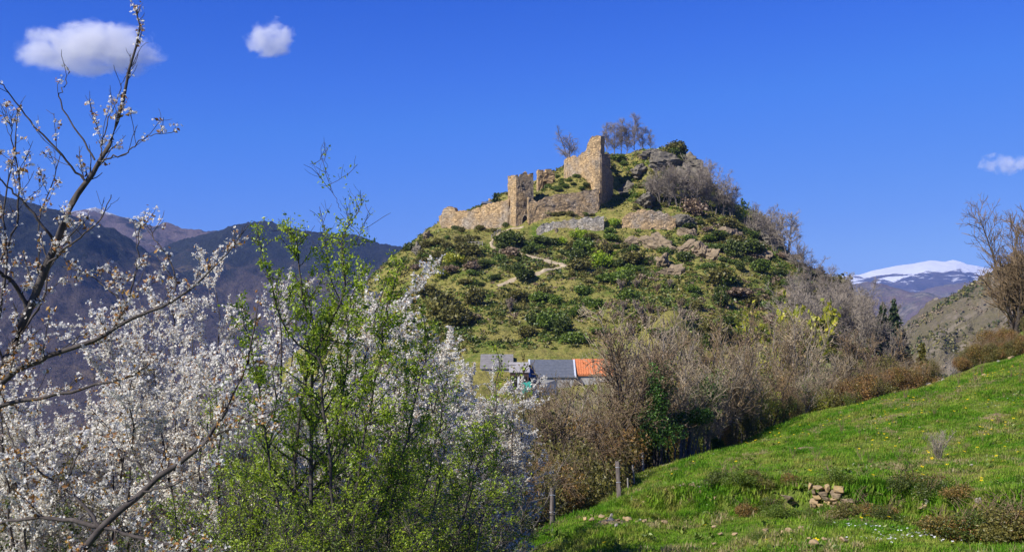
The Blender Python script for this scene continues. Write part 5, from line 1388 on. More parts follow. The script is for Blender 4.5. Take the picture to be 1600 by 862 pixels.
# patches of bare earth
def soil(px, py, r, seed):
    c = hit_near_(px, py)
    if c is None: return
    n = 22; a = np.linspace(0, 2 * math.pi, n, endpoint=False)
    V = [c + np.array([0, 0, 0.05])]
    for q in (0.5, 1.0):
        rr = r * q * (1 + 0.9 * vnoise(np.cos(a) * 1.6 + seed, np.sin(a) * 1.6, seed)); x = c[0] + rr * np.cos(a) * 1.5; y = c[1] + rr * np.sin(a) * 2.2
        V += list(np.stack([x, y, T(x, y) + (0.045 if q < 1 else -0.02)], -1))
    V = np.array(V); k = np.arange(n); k2 = (k + 1) % n
    o = obj('bare_earth', mesh_np('bare_earth', V, [np.stack([np.zeros(n, int), 1 + k, 1 + k2], -1), np.stack([1 + k, 1 + n + k, 1 + n + k2, 1 + k2], -1)], M['soil'], True)); tag(o, kind='structure')
M['soil'] = plain_mat('soil', (0.13, 0.095, 0.055), (0.30, 0.22, 0.13), 4.0, 0.95, 0.1)
hit_near_ = lambda px, py: hit(px, py, 20, 110)
for q in ((1398, 652, 0.9, 1), (1010, 792, 0.5, 2), (1085, 778, 0.45, 3), (1190, 790, 0.35, 4), (1480, 786, 0.5, 5), (1410, 800, 0.4, 6), (1530, 790, 0.45, 7), (1260, 700, 0.3, 8), (1330, 812, 0.35, 9), (960, 815, 0.4, 10), (1550, 650, 0.5, 11)): soil(*q)

# broad leaved weeds
Pw = np.concatenate([meadow_points(rm, 420, 22, 44), meadow_points(rm, 420, 44, 93)])
_x = rm.uniform(3.5, 17, 420); _y = np.interp(_x, BX, BY) + rm.normal(size=420) * 0.9; Pw = np.concatenate([Pw, np.stack([_x, _y, T(_x, _y)], -1)])
nw = len(Pw); Q = np.repeat(Pw, 9, 0) + np.abs(rm.normal(size=(nw * 9, 3))) * np.array([0, 0, 0.07]) + rm.normal(size=(nw * 9, 3)) * np.array([0.09, 0.09, 0.01]) + np.array([0, 0, 0.05])
V, Fc = stamp(LEAF_V, LEAF_F, Q, rot_rand(rm, len(Q)), np.repeat(rm.uniform(0.08, 0.22, nw), 9) * rm.uniform(0.7, 1.2, nw * 9))
tag(obj('broadleaf_weeds', mesh_np('broadleaf_weeds', V, [Fc], M['leaf_green'])), 'broad leaved green weeds growing in the meadow', 'weeds', kind='stuff')

# flowers as fine ground cover
def flower_mat(name, c):
    return leaf_mat(name, [(0, tuple(x * 0.85 for x in c)), (1, c)], 0.3)
M['dandelion'] = flower_mat('dandelion', (0.85, 0.62, 0.01)); M['daisy'] = flower_mat('daisy', (0.82, 0.82, 0.80))
def flower_stuff(name, label, centres, mat, size, lift):
    P = np.array(centres); n = len(P)
    z = T(P[:, 0], P[:, 1]) + rm.uniform(lift * 0.6, lift * 1.5, n)
    R = rot_rand(rm, n)
    a = rm.uniform(0, 6.28, n); tl = rm.normal(size=(n, 2)) * 0.35
    R = np.zeros((n, 3, 3)); R[:, 0, 0] = np.cos(a); R[:, 0, 1] = -np.sin(a); R[:, 1, 0] = np.sin(a); R[:, 1, 1] = np.cos(a); R[:, 2, 2] = 1
    R[:, 0, 2] = tl[:, 0]; R[:, 1, 2] = tl[:, 1] - 0.35; R[:, 2, 1] = 0.35
    V, Fc = stamp(FLOWER_V, FLOWER_F, np.c_[P, z], R, size * rm.uniform(0.7, 1.3, n))
    o = obj(name, mesh_np(name, V, [Fc], mat)); tag(o, label, 'flowers', kind='stuff')
cent = []
for c in meadow_points(rm, 110, 36, 93): cent += [(c[0] + rm.normal() * 0.9, c[1] + rm.normal() * 0.9) for _ in range(rm.integers(1, 9))]
for px, py_, D, n in ((1450, 0, 78, 60), (1480, 0, 80, 50), (1430, 0, 72, 40), (1530, 0, 76, 40), (1420, 0, 66, 40), (1250, 0, 68, 30), (1560, 0, 84, 40)):
    p = on_ground(px, D); cent += [(p[0] + rm.normal() * 2.2, p[1] + rm.normal() * 2.2) for _ in range(n)]
for c in meadow_points(rm, 60, 24, 42): cent.append((c[0], c[1]))
flower_stuff('dandelion_flowers', 'yellow dandelions dotted over the meadow', cent, M['dandelion'], 0.115, 0.13)
cent = []
for px, D, n, s in ((1110, 67, 90, 1.3), (1095, 66, 60, 1.0), (1315, 27.5, 40, 0.5), (1470, 26.6, 60, 0.7), (1420, 27, 40, 0.6), (1370, 26.5, 40, 0.6), (1330, 29, 30, 0.4), (1000, 60, 20, 1), (1340, 52, 14, 0.3), (1560, 60, 18, 0.5)):
    p = on_ground(px, D); cent += [(p[0] + rm.normal() * s, p[1] + rm.normal() * s * 0.7) for _ in range(n)]
flower_stuff('daisy_flowers', 'small white flowers in patches on the meadow', cent, M['daisy'], 0.05, 0.08)

# loose stones: angular broken pieces
def hull_stone(name, seed, mat, flat=0.7, n=15, blocky=0.0):
    rng = np.random.default_rng(seed)
    bm = bmesh.new()
    for k in range(n):
        d = rng.normal(size=3); d /= np.linalg.norm(d)
        if blocky: d = np.sign(d) * np.abs(d) ** (1 - blocky)
        d = d / max(1e-6, np.abs(d).max()) * rng.uniform(0.75, 1.0) if blocky else d * rng.uniform(0.7, 1.0)
        bm.verts.new((d[0], d[1] * 0.85, d[2] * flat))
    r = bmesh.ops.convex_hull(bm, input=bm.verts[:])
    bmesh.ops.delete(bm, geom=[v for v in bm.verts if not v.link_faces], context='VERTS')
    bmesh.ops.bevel(bm, geom=bm.edges[:], offset=0.05, segments=1, affect='EDGES')
    bmesh.ops.triangulate(bm, faces=bm.faces[:])
    me = bpy.data.meshes.new(name); bm.to_mesh(me); bm.free(); me.materials.append(mat)
    return me
FS = [hull_stone('stone', 900 + k, M[('fieldstone', 'fieldstone', 'fieldstone_grey', 'fieldstone', 'fieldstone_lichen')[k % 5]], 0.62) for k in range(10)]
def hit_near(px, py):
    return hit(px, py, 20, 110)
def stones(where, n, gen, size, group, what='pale stone'):
    L = sorted([gen() for _ in range(n)])
    for i, (px, py) in enumerate(L):
        p = hit_near(px, py)
        if p is None: continue
        s = rm.uniform(*size)
        o = obj('stone', FS[rm.integers(0, 10)], None, tuple(p + np.array([0, 0, 0.15 * s + 0.06]))); o.scale = (s, s, s * 1.0)
        o.rotation_euler = (rm.uniform(-.25, .25), rm.uniform(-.25, .25), rm.uniform(0, 6.28))
        tag(o, nth(i, what, where), 'stone', group)
stones('of the upper scatter below the stakes', 16, lambda: (rm.normal(1010, 14), rm.normal(790, 9)), (0.09, 0.21), 'loose stones below the fence')
stones('of the lower scatter beside the post', 18, lambda: (rm.normal(965, 24), rm.normal(815, 6)), (0.08, 0.18), 'loose stones below the fence')
stones('at the left end of the bank', 22, lambda: (rm.uniform(1062, 1135), rm.normal(780, 11)), (0.10, 0.22), 'stones in the bank')
stones('along the bank right of the old wall', 20, lambda: (rm.uniform(1320, 1600), rm.normal(792, 14)), (0.10, 0.22), 'stones in the bank')
stones('at the foot of the bank', 16, lambda: (rm.uniform(1100, 1420), rm.normal(845, 8)), (0.08, 0.18), 'stones in the bank', 'ochre stone')
stones('on the open grass of the meadow', 24, lambda: (rm.uniform(1200, 1600), rm.uniform(640, 740)), (0.04, 0.10), 'stones on the open meadow', 'half sunk stone')
for lab, px, D, s, v in (('bare tan earth boulder patch high on the meadow', 1398, 74, 0.45, 0), ('brown boulder at the upper right of the meadow', 1539, 78, 0.4, 4), ('largest pale boulder of the cairn on the ridge', 1452, 92.5, 0.65, 2), ('yellow lichened boulder at the foot of the cairn', 1455, 91.6, 0.55, 4), ('grey boulder at the top of the cairn', 1450, 93.2, 0.5, 7), ('small boulder right of the cairn', 1475, 93.5, 0.4, 2), ('flat boulder below the cairn', 1462, 91, 0.3, 3), ('pale boulder under the tiny conifer on the ridge', 1512, 96, 0.55, 0), ('buff boulder on the ridge line near the right edge', 1580, 94, 0.45, 1), ('white stone on the ridge line left of the buff boulder', 1560, 94, 0.28, 2)):
    p = on_ground(px, D)
    o = obj('boulder', FS[v], None, tuple(p + np.array([0, 0, 0.12 * s]))); o.scale = (s * .8, s * .8, s); o.rotation_euler = (0.2, 0.1, px * 0.7); tag(o, lab, 'boulder')

# remains of the dry stone wall in the bank
wallroot = thing('dry_stone_wall', 'short remnant of ochre dry stone wall in the grassy bank', 'stone wall', tuple(on_ground(1268, 33.2)))
WS = [hull_stone('stone', 930 + k, M[('fieldstone_lichen', 'fieldstone', 'fieldstone_lichen', 'rock')[k % 4]], 1.0, 22, 0.5) for k in range(7)]
def stone_course(x0, x1, z0, z1, dens=1.0):
    z = z0
    while z < z1:
        ch = rm.uniform(0.10, 0.17); x = x0 + rm.uniform(0, 0.1)
        while x < x1:
            wd = rm.uniform(0.10, 0.34)
            if rm.random() < dens:
                yb = float(np.interp(x + wd / 2, BX, BY))
                o = obj('stone', WS[rm.integers(0, 7)], None, (x + wd / 2, yb - 0.92 + rm.uniform(-.08, .08) + (z - z0) * 0.32, z + ch / 2)); o.scale = (wd * 0.56, 0.2, ch * rm.uniform(0.35, 0.62))
                o.rotation_euler = (rm.uniform(-.3, .3), rm.uniform(-.22, .22), rm.uniform(-.6, .6)); child(o, wallroot)
            x += wd * 1.02
        z += ch * 0.98
zb0 = float(T(np.array([9.2]), np.array([33.0]))[0])
stone_course(8.95, 9.65, zb0 - 0.1, zb0 + 0.8, 0.95)
stone_course(8.0, 8.95, zb0 + 0.2, zb0 + 0.6, 0.2)
stone_course(9.65, 10.1, zb0 + 0.1, zb0 + 0.4, 0.25)

# fence posts and stakes
def post(name, label, px, top, bot, wpx, D, mat, lean=0.0, splits=True):
    p = on_ground(px, D); h = (bot - top) / F * D * 1.02; r = wpx / F * D / 2
    t = thing(name, label, 'post', tuple(p), 'posts of the old meadow fence')
    rng = np.random.default_rng(int(px))
    n = 9; z = np.linspace(-0.35, h, n); P = np.stack([lean * z + rng.normal(size=n) * r * .06, rng.normal(size=n) * r * .06, z], -1)
    R = r * (1.05 - 0.12 * np.linspace(0, 1, n)) * rng.uniform(0.93, 1.07, n)
    B = (P[None], R[None])
    v, f = tubes([B], [9]); v = v.reshape(n, 9, 3); v += rng.normal(size=(1, 9, 3)) * r * 0.09
    top_c = v[-1].mean(0) + np.array([0, 0, r * 0.15]); v[-1, :, 2] += rng.normal(size=9) * r * 0.25
    V = np.vstack([v.reshape(-1, 3), top_c]); k = np.arange(9)
    cap = np.stack([(n - 1) * 9 + k, (n - 1) * 9 + (k + 1) % 9, np.full(9, n * 9)], -1)
    obj('shaft', mesh_np('shaft', V, [f, cap], mat, False), t)
    if splits:
        for q in range(2):
            zz_ = h * (0.45 + 0.4 * q)
            v, f = tubes([(np.array([[[-r * 1.15 + lean * zz_, -r * .4, zz_], [-r * 0.2 + lean * zz_, -r * 1.08, zz_ + .02], [r * .9 + lean * zz_, -r * 0.75, zz_]]]), np.full((1, 3), 0.008))], [5])
            obj('wire_loop', mesh_np('wire_loop', v, [f], M['zinc']), t)
post('fence_post', 'thick dark wooden fence post standing nearest, beside the brambles', 863.5, 763, 828, 9, 37, M['post_wood'], 0.0)
post('fence_post', 'leaning grey wooden fence post behind the nearest post', 968, 717, 774, 7, 45, M['post_wood'], -0.05)
post('fence_stake', 'thin pale stake just right of the leaning post', 982, 724, 764, 2.6, 49, M['post_pale'], -0.03, False)
post('fence_stake', 'thin bent stake, middle of the three stakes', 991, 709, 740, 3.0, 58, M['post_pale'], -0.08, False)
post('fence_stake', 'thicker pale stake at the dark foot of the hedge row', 1005, 707, 737, 4.2, 62, M['post_pale'], -0.05, False)
lg = limbs(rm, [([on_ground(1030, 62.5) + np.array([0, 0, .08]), on_ground(1043, 63) + np.array([0, 0, .14]), on_ground(1056, 63.2) + np.array([0, 0, .08])], 0.07, 0.04)], 8, 0.02)
v, f = tubes([lg], [7]); o = obj('fallen_branch', mesh_np('fallen_branch', v, [f], M['post_pale'])); tag(o, 'short fallen grey branch on the grass under the hedge row', 'branch')

# dry weeds standing in the meadow
WD = [bare_shrub_meshes(950 + k, M['twig_brown'], 5, 0.006, 2.2, M['leaf_brown'], 50, 0.06) for k in range(3)]
wsp = sorted([(1075, 66, .22), (1315, 60, .45), (1343, 58, .35), (1395, 60, .25), (1415, 70, .5), (1452, 66, .5), (1460, 60, .45), (1498, 72, .5), (1524, 72, .6), (1534, 80, .7), (1580, 70, .4), (1240, 52, .4), (1275, 50, .45), (1345, 47, .4), (1360, 45, .35), (1150, 46, .3), (1560, 55, .4), (1535, 50, .3), (1508, 46, .35), (1405, 45, .35), (1440, 42, .3), (1595, 66, .7)])
for i, (px, D, s) in enumerate(wsp):
    m = WD[i % 3]; put('dry_weed', nth(i, 'dry brown weed stalk', 'on the open meadow'), 'weed', [('stem', m[0]), ('twigs', m[1]), ('leaves', m[2])], on_ground(px, D), s * 0.8, i, 'dry weeds of the meadow')
m = bare_shrub_meshes(960, M['twig_violet'], 16, 0.006, 1.3, None)
put('bare_shrub', 'small leafless fan shaped shrub in the middle of the meadow', 'shrub', [('stem', m[0]), ('twigs', m[1])], on_ground(1466, 45.5), 0.85)
# low bushes on the bank
LB = [leaf_ball(970 + k, M[('leaf_green', 'leaf_dark', 'leaf_bramble', 'leaf_olive')[k]], 3000, 0.62, 0.055, (1.3, 1.0, 0.7), 10) for k in range(4)]
LBT = bare_shrub_meshes(980, M['twig_brown'], 7, 0.004, 0.7)
bsp = sorted([(1085, 35.8, .6, 0), (1130, 35.2, .9, 1), (1150, 34.6, .8, 0), (1178, 35, .7, 3), (1205, 33.6, .8, 1), (1222, 32.6, .7, 0), (1232, 34.4, .6, 2), (1302, 33.3, .9, 0), (1330, 32.4, 1.1, 0), (1345, 33.5, .8, 1), (1375, 33.8, .7, 3), (1408, 32.5, .9, 1), (1432, 33, 1.1, 2), (1455, 31.5, 1.0, 1), (1478, 32.5, .9, 0), (1500, 30.5, .9, 2), (1530, 29.5, 1.0, 1), (1562, 28.5, 1.1, 2), (1590, 29, 1.1, 1), (1515, 27.2, 1.0, 1), (1555, 26.6, 1.1, 0), (1595, 26.4, 1.2, 2), (1480, 27.8, .8, 2), (1290, 29, .6, 0), (1185, 29.5, .5, 0), (1610, 31, 1.0, 0), (1500, 26.2, 1.2, 2), (1535, 25.8, 1.3, 1), (1575, 25.2, 1.3, 3), (1610, 25.5, 1.4, 2), (1465, 26.8, 0.9, 3), (1165, 33.6, .8, 2), (1195, 34.6, .7, 3), (1320, 31, .8, 3), (1360, 31.5, .9, 2), (1385, 30.6, .8, 1), (1120, 37, .5, 2), (1250, 36, .5, 0), (1262, 32.2, .45, 0)])
for i, (px, D, s, k) in enumerate(bsp):
    put('low_bush', nth(i, 'low bush', 'along the meadow bank'), 'bush', [('foliage', LB[k]), ('stem', LBT[0])], on_ground(px, D) + np.array([0, 0, 0.26 * s]), (s * 1.05, s * 1.05, s * 0.85), i * 1.7, 'low bushes of the bank')

# ------------------------------------------------------------------ near trees: cherry blossom
def pxl(pts, D0, D1, r0, r1):
    D = np.linspace(D0, D1, len(pts))
    return ([W(x, y, d) for (x, y), d in zip(pts, D)], r0, r1)
_rb = np.random.default_rng(2)
BLOOM_V, BLOOM_F = stamp(CLUMP_V, CLUMP_F, _rb.normal(size=(5, 3)) * 0.42, rot_rand(_rb, 5), np.full(5, 0.85))

def blossom_parts(rng, bundles, per_m, fl, leaf, cluster=4, nl=1.6, spread=0.03, keep=None, simple=False, start=0.12):
    P = np.concatenate([nodes_on(rng, b, per_m, start) for b in bundles])
    if keep is not None: P = P[keep(P)]
    n = len(P)
    if simple:
        V, Fc = stamp(BLOOM_V, BLOOM_F, P + rng.normal(size=P.shape) * spread * 0.5, rot_rand(rng, n), fl * rng.uniform(0.6, 1.3, n))
    else:
        Q = np.repeat(P, cluster, 0) + rng.normal(size=(n * cluster, 3)) * spread
        V, Fc = stamp(FLOWER_V, FLOWER_F, Q, rot_rand(rng, len(Q)), fl * rng.uniform(0.7, 1.2, len(Q)))
    m = int(n * nl); k = rng.integers(0, n, m)
    VL, FL = stamp(LEAF_V, LEAF_F, P[k] + rng.normal(size=(m, 3)) * spread, rot_rand(rng, m), leaf * rng.uniform(0.5, 1.3, m))
    return mesh_np('blossom', V, [Fc], M['blossom']), mesh_np('young_leaves', VL, [FL], M['young_leaf'])

def tree_of(name, label, base, B0, tw, extra, bark='bark_dark', sides0=7, twigmat=None, group=None):
    t = thing(name, label, 'tree', tuple(base), group)
    off = -np.array(base)
    v, f = tubes([B0], [sides0]); obj('trunk', mesh_np('trunk', v + off, [f], M[bark], True), t)
    v, f = tubes(tw, [5] + [3] * (len(tw) - 1)); o = obj('crown', mesh_np('crown', v + off, [f], M[twigmat or bark]), t); o['kind'] = 'stuff'
    for pn, me in extra:
        o = obj(pn, me, t); o.location = off; o['kind'] = 'stuff'
    return t

rc = np.random.default_rng(1001)
bA = on_ground(-70, 11.2)
trunkA = [bA + np.array([0, 0, -0.4]), W(-75, 900, 11.2), W(-55, 740, 11)]
LA = [(trunkA, 0.11, 0.075),
      pxl([(-55, 740), (-20, 640), (7, 569), (26, 532), (43, 488), (74, 413), (89, 376), (111, 325), (125, 299), (139, 278), (153, 254), (174, 212), (195, 157), (205, 104), (219, 52), (212, 14)], 11, 10.6, 0.055, 0.006),
      pxl([(87, 377), (67, 354), (37, 317), (5, 285), (-40, 240)], 10.9, 10.6, 0.016, 0.006),
      pxl([(132, 282), (95, 240), (42, 184), (10, 139), (-15, 122)], 10.7, 10.4, 0.012, 0.004),
      pxl([(148, 250), (120, 205), (94, 160), (100, 135), (108, 111)], 10.7, 10.9, 0.010, 0.004),
      pxl([(153, 252), (195, 240), (223, 219), (254, 205)], 10.7, 10.5, 0.009, 0.003),
      pxl([(158, 247), (160, 217), (188, 139), (203, 105)], 10.7, 11.0, 0.008, 0.003),
      pxl([(-30, 660), (7, 595), (45, 569), (82, 555), (137, 536), (174, 514), (223, 491), (267, 473), (319, 432), (352, 398), (388, 352)], 11, 10.2, 0.036, 0.003),
      pxl([(-40, 680), (0, 634), (40, 625), (81, 618), (151, 602), (196, 590), (235, 570)], 11, 10.4, 0.028, 0.006),
      pxl([(45, 484), (20, 440), (0, 425), (-30, 400)], 10.9, 10.5, 0.026, 0.010),
      pxl([(180, 512), (200, 470), (210, 430), (216, 390), (219, 345)], 10.6, 10.4, 0.011, 0.004),
      pxl([(262, 476), (275, 440), (262, 400), (240, 370), (236, 345)], 10.4, 10.6, 0.010, 0.003),
      pxl([(195, 505), (180, 462), (140, 432), (100, 418)], 10.6, 10.9, 0.010, 0.004),
      pxl([(74, 413), (105, 385), (150, 350), (175, 305)], 10.8, 10.4, 0.012, 0.004),
      pxl([(26, 532), (60, 480), (75, 420), (62, 350), (80, 290), (95, 240)], 11, 11.6, 0.014, 0.004),
      pxl([(-20, 560), (0, 480), (10, 400), (5, 330), (20, 250), (30, 170)], 11.3, 11.6, 0.018, 0.004),
      pxl([(-30, 460), (15, 380), (30, 300), (20, 230), (15, 190)], 11.5, 11.2, 0.014, 0.004)]
B0 = limbs(rc, LA, 22, 0.008)
B1 = sprout(rc, B0, 0.13, 0.14, 0.62, (30, 65), 0.35, 0.28, 0.1, 4, 0.14, 0.0032)
B2 = sprout(rc, B1, 0.15, 0.06, 0.26, (30, 65), 0.3, 0.75, 0.2, 3, 0.16, 0.0025)
zhi = lambda P: rc.random(len(P)) < np.clip(1.15 - (P[:, 2] - 0.2) / 1.9, 0.32, 1.0)
bl, yl = blossom_parts(rc, [B1, B2], 8.5, 0.031, 0.048, 6, 2.8, 0.023, zhi)
bl0, yl0 = blossom_parts(rc, [(B0[0][5:], B0[1][5:])], 2.6, 0.029, 0.045, 4, 3.0, 0.035, zhi)
tree_of('cherry_tree', 'tall near cherry tree at the left edge with dark limbs and sparse blossom', bA, B0, [B1, B2], [('blossom', bl), ('young_leaves', yl), ('blossom', bl0), ('young_leaves', yl0)])

# second near cherry, low limbs crossing the lower left corner
bC = on_ground(120, 9.6)
LC = [([bC + np.array([0, 0, -0.4]), W(118, 1000, 9.6), W(119, 870, 9.5)], 0.07, 0.05),
      pxl([(119, 870), (161, 823), (224, 767), (280, 722), (316, 695), (342, 660), (359, 627), (383, 572), (395, 524), (402, 480)], 9.5, 9.4, 0.034, 0.005),
      pxl([(161, 823), (110, 812), (56, 809), (0, 818), (-40, 830)], 9.5, 9.9, 0.024, 0.008),
      pxl([(158, 824), (126, 784), (102, 760), (118, 715), (130, 668)], 9.5, 9.8, 0.017, 0.004),
      pxl([(161, 823), (215, 838), (280, 858), (340, 880)], 9.5, 9.2, 0.02, 0.006),
      pxl([(238, 755), (215, 725), (180, 700), (165, 660)], 9.45, 9.7, 0.013, 0.004),
      pxl([(316, 695), (350, 672), (400, 650), (460, 630)], 9.4, 9.2, 0.010, 0.003),
      pxl([(224, 767), (260, 760), (300, 745), (345, 740)], 9.45, 9.2, 0.010, 0.003),
      pxl([(102, 760), (60, 735), (20, 690), (5, 650)], 9.7, 9.9, 0.012, 0.004)]
B0 = limbs(rc, LC, 20, 0.007)
B1 = sprout(rc, B0, 0.11, 0.14, 0.55, (30, 70), 0.3, 0.3, 0.12, 4, 0.15, 0.0028)
B2 = sprout(rc, B1, 0.15, 0.06, 0.24, (30, 65), 0.25, 0.75, 0.2, 3, 0.16, 0.0022)
bl, yl = blossom_parts(rc, [B1, B2], 7.0, 0.029, 0.045, 6, 3.4, 0.023)
tree_of('cherry_tree', 'cherry tree in the lower left corner with dark limbs forking low', bC, B0, [B1, B2], [('blossom', bl), ('young_leaves', yl)])

# blossoming cherries further back: envelope filled with many fine twigs
def cherry_far(seed, h, wide, stems=5):
    rng = np.random.default_rng(seed); L = []
    for k in range(stems):
        a = rng.uniform(0, 6.28); s = wide * rng.uniform(0.3, 0.9); hh = h * rng.uniform(0.75, 1.0)
        L.append(([(0.1 * math.cos(a), 0.1 * math.sin(a), -0.4), (0.35 * s * math.cos(a), 0.35 * s * math.sin(a), hh * .35), (0.75 * s * math.cos(a), 0.75 * s * math.sin(a), hh * .68), (s * math.cos(a), s * math.sin(a), hh)], 0.045, 0.008))
    B0 = limbs(rng, L, 16, 0.04)
    B1 = sprout(rng, B0, 0.2, 0.7, 2.0, (35, 75), 0.15, 0.5, 0.2, 7, 0.14, 0.005)
    B2 = sprout(rng, B1, 0.16, 0.25, 0.85, (30, 65), 0.2, 0.6, 0.15, 4, 0.15, 0.0035)
    B3 = sprout(rng, B2, 0.2, 0.08, 0.3, (28, 60), 0.2, 0.7, 0.2, 2, 0.15, 0.0025)
    bl, yl = blossom_parts(rng, [B1, B2, B3], 31.0, 0.034, 0.040, 4, 0.6, 0.03, None, True)
    v, f = tubes([B0], [6]); tr = mesh_np('trunk', v, [f], M['bark_dark'], True)
    v, f = tubes([B1, B2, B3], [4, 3, 3]); cr = mesh_np('crown', v, [f], M['bark_grey'])
    return tr, cr, bl, yl
CF = [cherry_far(1100 + k, 7.0, (2.3, 2.7, 2.5)[k]) for k in range(3)]
def place_cherry(label, px, D, top, v, wscale=1.0, rz=0.0):
    p = on_ground(px, D); s = ((HY - top) / F * D - p[2]) / 7.3
    m = CF[v]
    put('cherry_tree', label, 'tree', [('trunk', m[0]), ('crown', m[1]), ('blossom', m[2]), ('young_leaves', m[3])], p, (wscale, wscale, s), rz, 'blossoming cherry trees')
place_cherry('dense white cherry behind the low forking limbs at left', 265, 16.5, 455, 0, 1.0, 0.3)
place_cherry('white cherry seen through the left side of the green tree', 400, 19.0, 395, 1, 1.0, 2.0)
place_cherry('white cherry directly behind the green tree', 520, 21.0, 420, 2, 1.05, 4.0)
place_cherry('white cherry right of the green tree, in front of the hillside', 628, 22.0, 486, 0, 1.05, 1.2)
place_cherry('lowest white cherry beside the slate house and the brambles', 725, 25.0, 520, 1, 1.15, 5.0)
place_cherry('white cherry filling the lower left behind the near limbs', 110, 17.5, 590, 2, 1.0, 3.0)
place_cherry('greyish white cherry low above the brambles', 790, 28.5, 600, 2, 1.0, 0.9)
place_cherry('white cherry between the two left cherries, its top below the mountain ridge', 190, 15.2, 520, 1, 0.9, 0.7)
place_cherry('white cherry just left of the tall green tree', 345, 15.0, 470, 0, 0.85, 4.9)
place_cherry('white cherry whose crown top meets the mountain ridge left of the green tree', 325, 18.0, 400, 2, 0.95, 5.6)
place_cherry('white cherry behind the trunk of the left edge cherry', 80, 14.5, 500, 0, 0.8, 2.9)
place_cherry('white cherry screening the pale roofed house', 768, 27.0, 545, 0, 0.9, 0.2)
place_cherry('white cherry low at the far left edge', -20, 18.5, 600, 1, 1.0, 3.7)

# ------------------------------------------------------------------ near green trees
def leafy_parts(rng, bundles, per_m, leaf, cluster, mat, spread=0.03, keep=None):
    P = np.concatenate([nodes_on(rng, b, per_m, 0.1) for b in bundles])
    if keep is not None: P = P[keep(P)]
    Q = np.repeat(P, cluster, 0) + rng.normal(size=(len(P) * cluster, 3)) * spread
    V, Fc = stamp(LEAF_V, LEAF_F, Q, rot_rand(rng, len(Q)), leaf * rng.uniform(0.5, 1.25, len(Q)))
    return mesh_np('leaves', V, [Fc], M[mat])
bG = on_ground(500, 12.4)
base = [bG + np.array([0, 0, -0.4]), W(500, 1000, 12.4)]
LG = [(base + [W(490, 860, 12.4), W(488, 740, 12.4), W(486, 640, 12.4), W(492, 559, 12.4), W(520, 501, 12.3), W(540, 446, 12.3), W(533, 391, 12.2), W(548, 349, 12.2), W(566, 321, 12.2)], 0.0300, 0.004),
      (base + [W(470, 850, 12.5), W(462, 740, 12.6), W(470, 620, 12.6), W(490, 543, 12.6), W(480, 485, 12.6), W(468, 438, 12.6), W(466, 391, 12.6), W(460, 368, 12.6), W(440, 354, 12.6)], 0.0250, 0.004),
      (base + [W(520, 840, 12.2), W(515, 730, 12.1), W(505, 640, 12.1), W(505, 571, 12.0), W(470, 540, 12), W(440, 501, 11.9), W(425, 446, 11.9), W(412, 399, 11.9), W(400, 368, 11.9)], 0.0225, 0.004),
      (base + [W(540, 840, 12.3), W(560, 740, 12.2), W(575, 640, 12.2), W(590, 571, 12.1), W(600, 509, 12.1), W(612, 462, 12.1), W(622, 418, 12.1)], 0.0225, 0.004),
      (base + [W(450, 840, 12.2), W(425, 740, 12.0), W(410, 650, 11.9), W(400, 579, 11.8), W(385, 524, 11.8), W(375, 477, 11.8)], 0.0200, 0.004),
      (base + [W(545, 880, 12.6), W(600, 780, 12.8), W(635, 680, 12.9), W(655, 595, 12.9), W(668, 540, 12.9), W(660, 485, 12.9)], 0.0200, 0.004),
      (base + [W(510, 860, 12.6), W(520, 700, 12.7), W(540, 587, 12.8), W(545, 509, 12.8), W(520, 446, 12.8), W(508, 391, 12.8), W(500, 324, 12.8)], 0.0200, 0.003),
      pxl([(533, 330), (520, 300), (512, 270), (503, 240)], 12.2, 12.1, 0.0030, 0.002), pxl([(540, 400), (560, 370), (575, 330)], 12.3, 12.4, 0.0035, 0.003),
      pxl([(505, 560), (530, 520), (548, 470), (560, 430)], 12, 11.7, 0.0070, 0.004)]
B0 = limbs(rc, LG, 24, 0.012)
B1 = sprout(rc, B0, 0.085, 0.25, 1.05, (30, 72), 0.2, 0.6, 0.22, 5, 0.14, 0.0028, 0.16)
B2 = sprout(rc, B1, 0.11, 0.08, 0.34, (28, 65), 0.2, 0.7, 0.15, 3, 0.16, 0.002)
thin = lambda P: rc.random(len(P)) < np.clip(1.0 - (P[:, 2] - 0.55) / 1.0, 0.25, 1.0)
lv = leafy_parts(rc, [B1, B2], 21, 0.042, 4, 'leaf_fresh', 0.024, thin)
tree_of('green_tree', 'tall multi-stemmed tree in fresh green leaf in the left foreground', bG, B0, [B1, B2], [('leaves', lv)])

def near_shrub(seed, h, wide, mat, leaf=0.034, dens=10, stems=9, bark='bark_dark', twig=None, start=0.12, s1=0.16, s2=0.14):
    rng = np.random.default_rng(seed); L = []
    for k in range(stems):
        a = rng.uniform(0, 6.28); s = wide * rng.uniform(0.25, 1.0); hh = h * rng.uniform(0.7, 1.0)
        L.append(([(0.12 * math.cos(a), 0.12 * math.sin(a), -0.4), (0.4 * s * math.cos(a), 0.4 * s * math.sin(a), hh * .4), (0.75 * s * math.cos(a), 0.75 * s * math.sin(a), hh * .72), (s * math.cos(a), s * math.sin(a), hh)], 0.02, 0.005))
    B0 = limbs(rng, L, 14, 0.04)
    B1 = sprout(rng, B0, s1, 0.4, 1.3, (30, 70), 0.15, 0.5, start, 6, 0.2, 0.004)
    B2 = sprout(rng, B1, s2, 0.12, 0.45, (30, 75), 0.12, 0.65, 0.1, 3, 0.22, 0.003)
    v, f = tubes([B0], [6]); st = mesh_np('stem', v, [f], M[bark], True)
    v, f = tubes([B1, B2], [4, 3]); tw = mesh_np('twigs', v, [f], M[twig or bark])
    lf = leafy_parts(rng, [B1, B2], dens * 1.7, leaf, 4, mat, 0.03) if dens else None
    return st, tw, lf
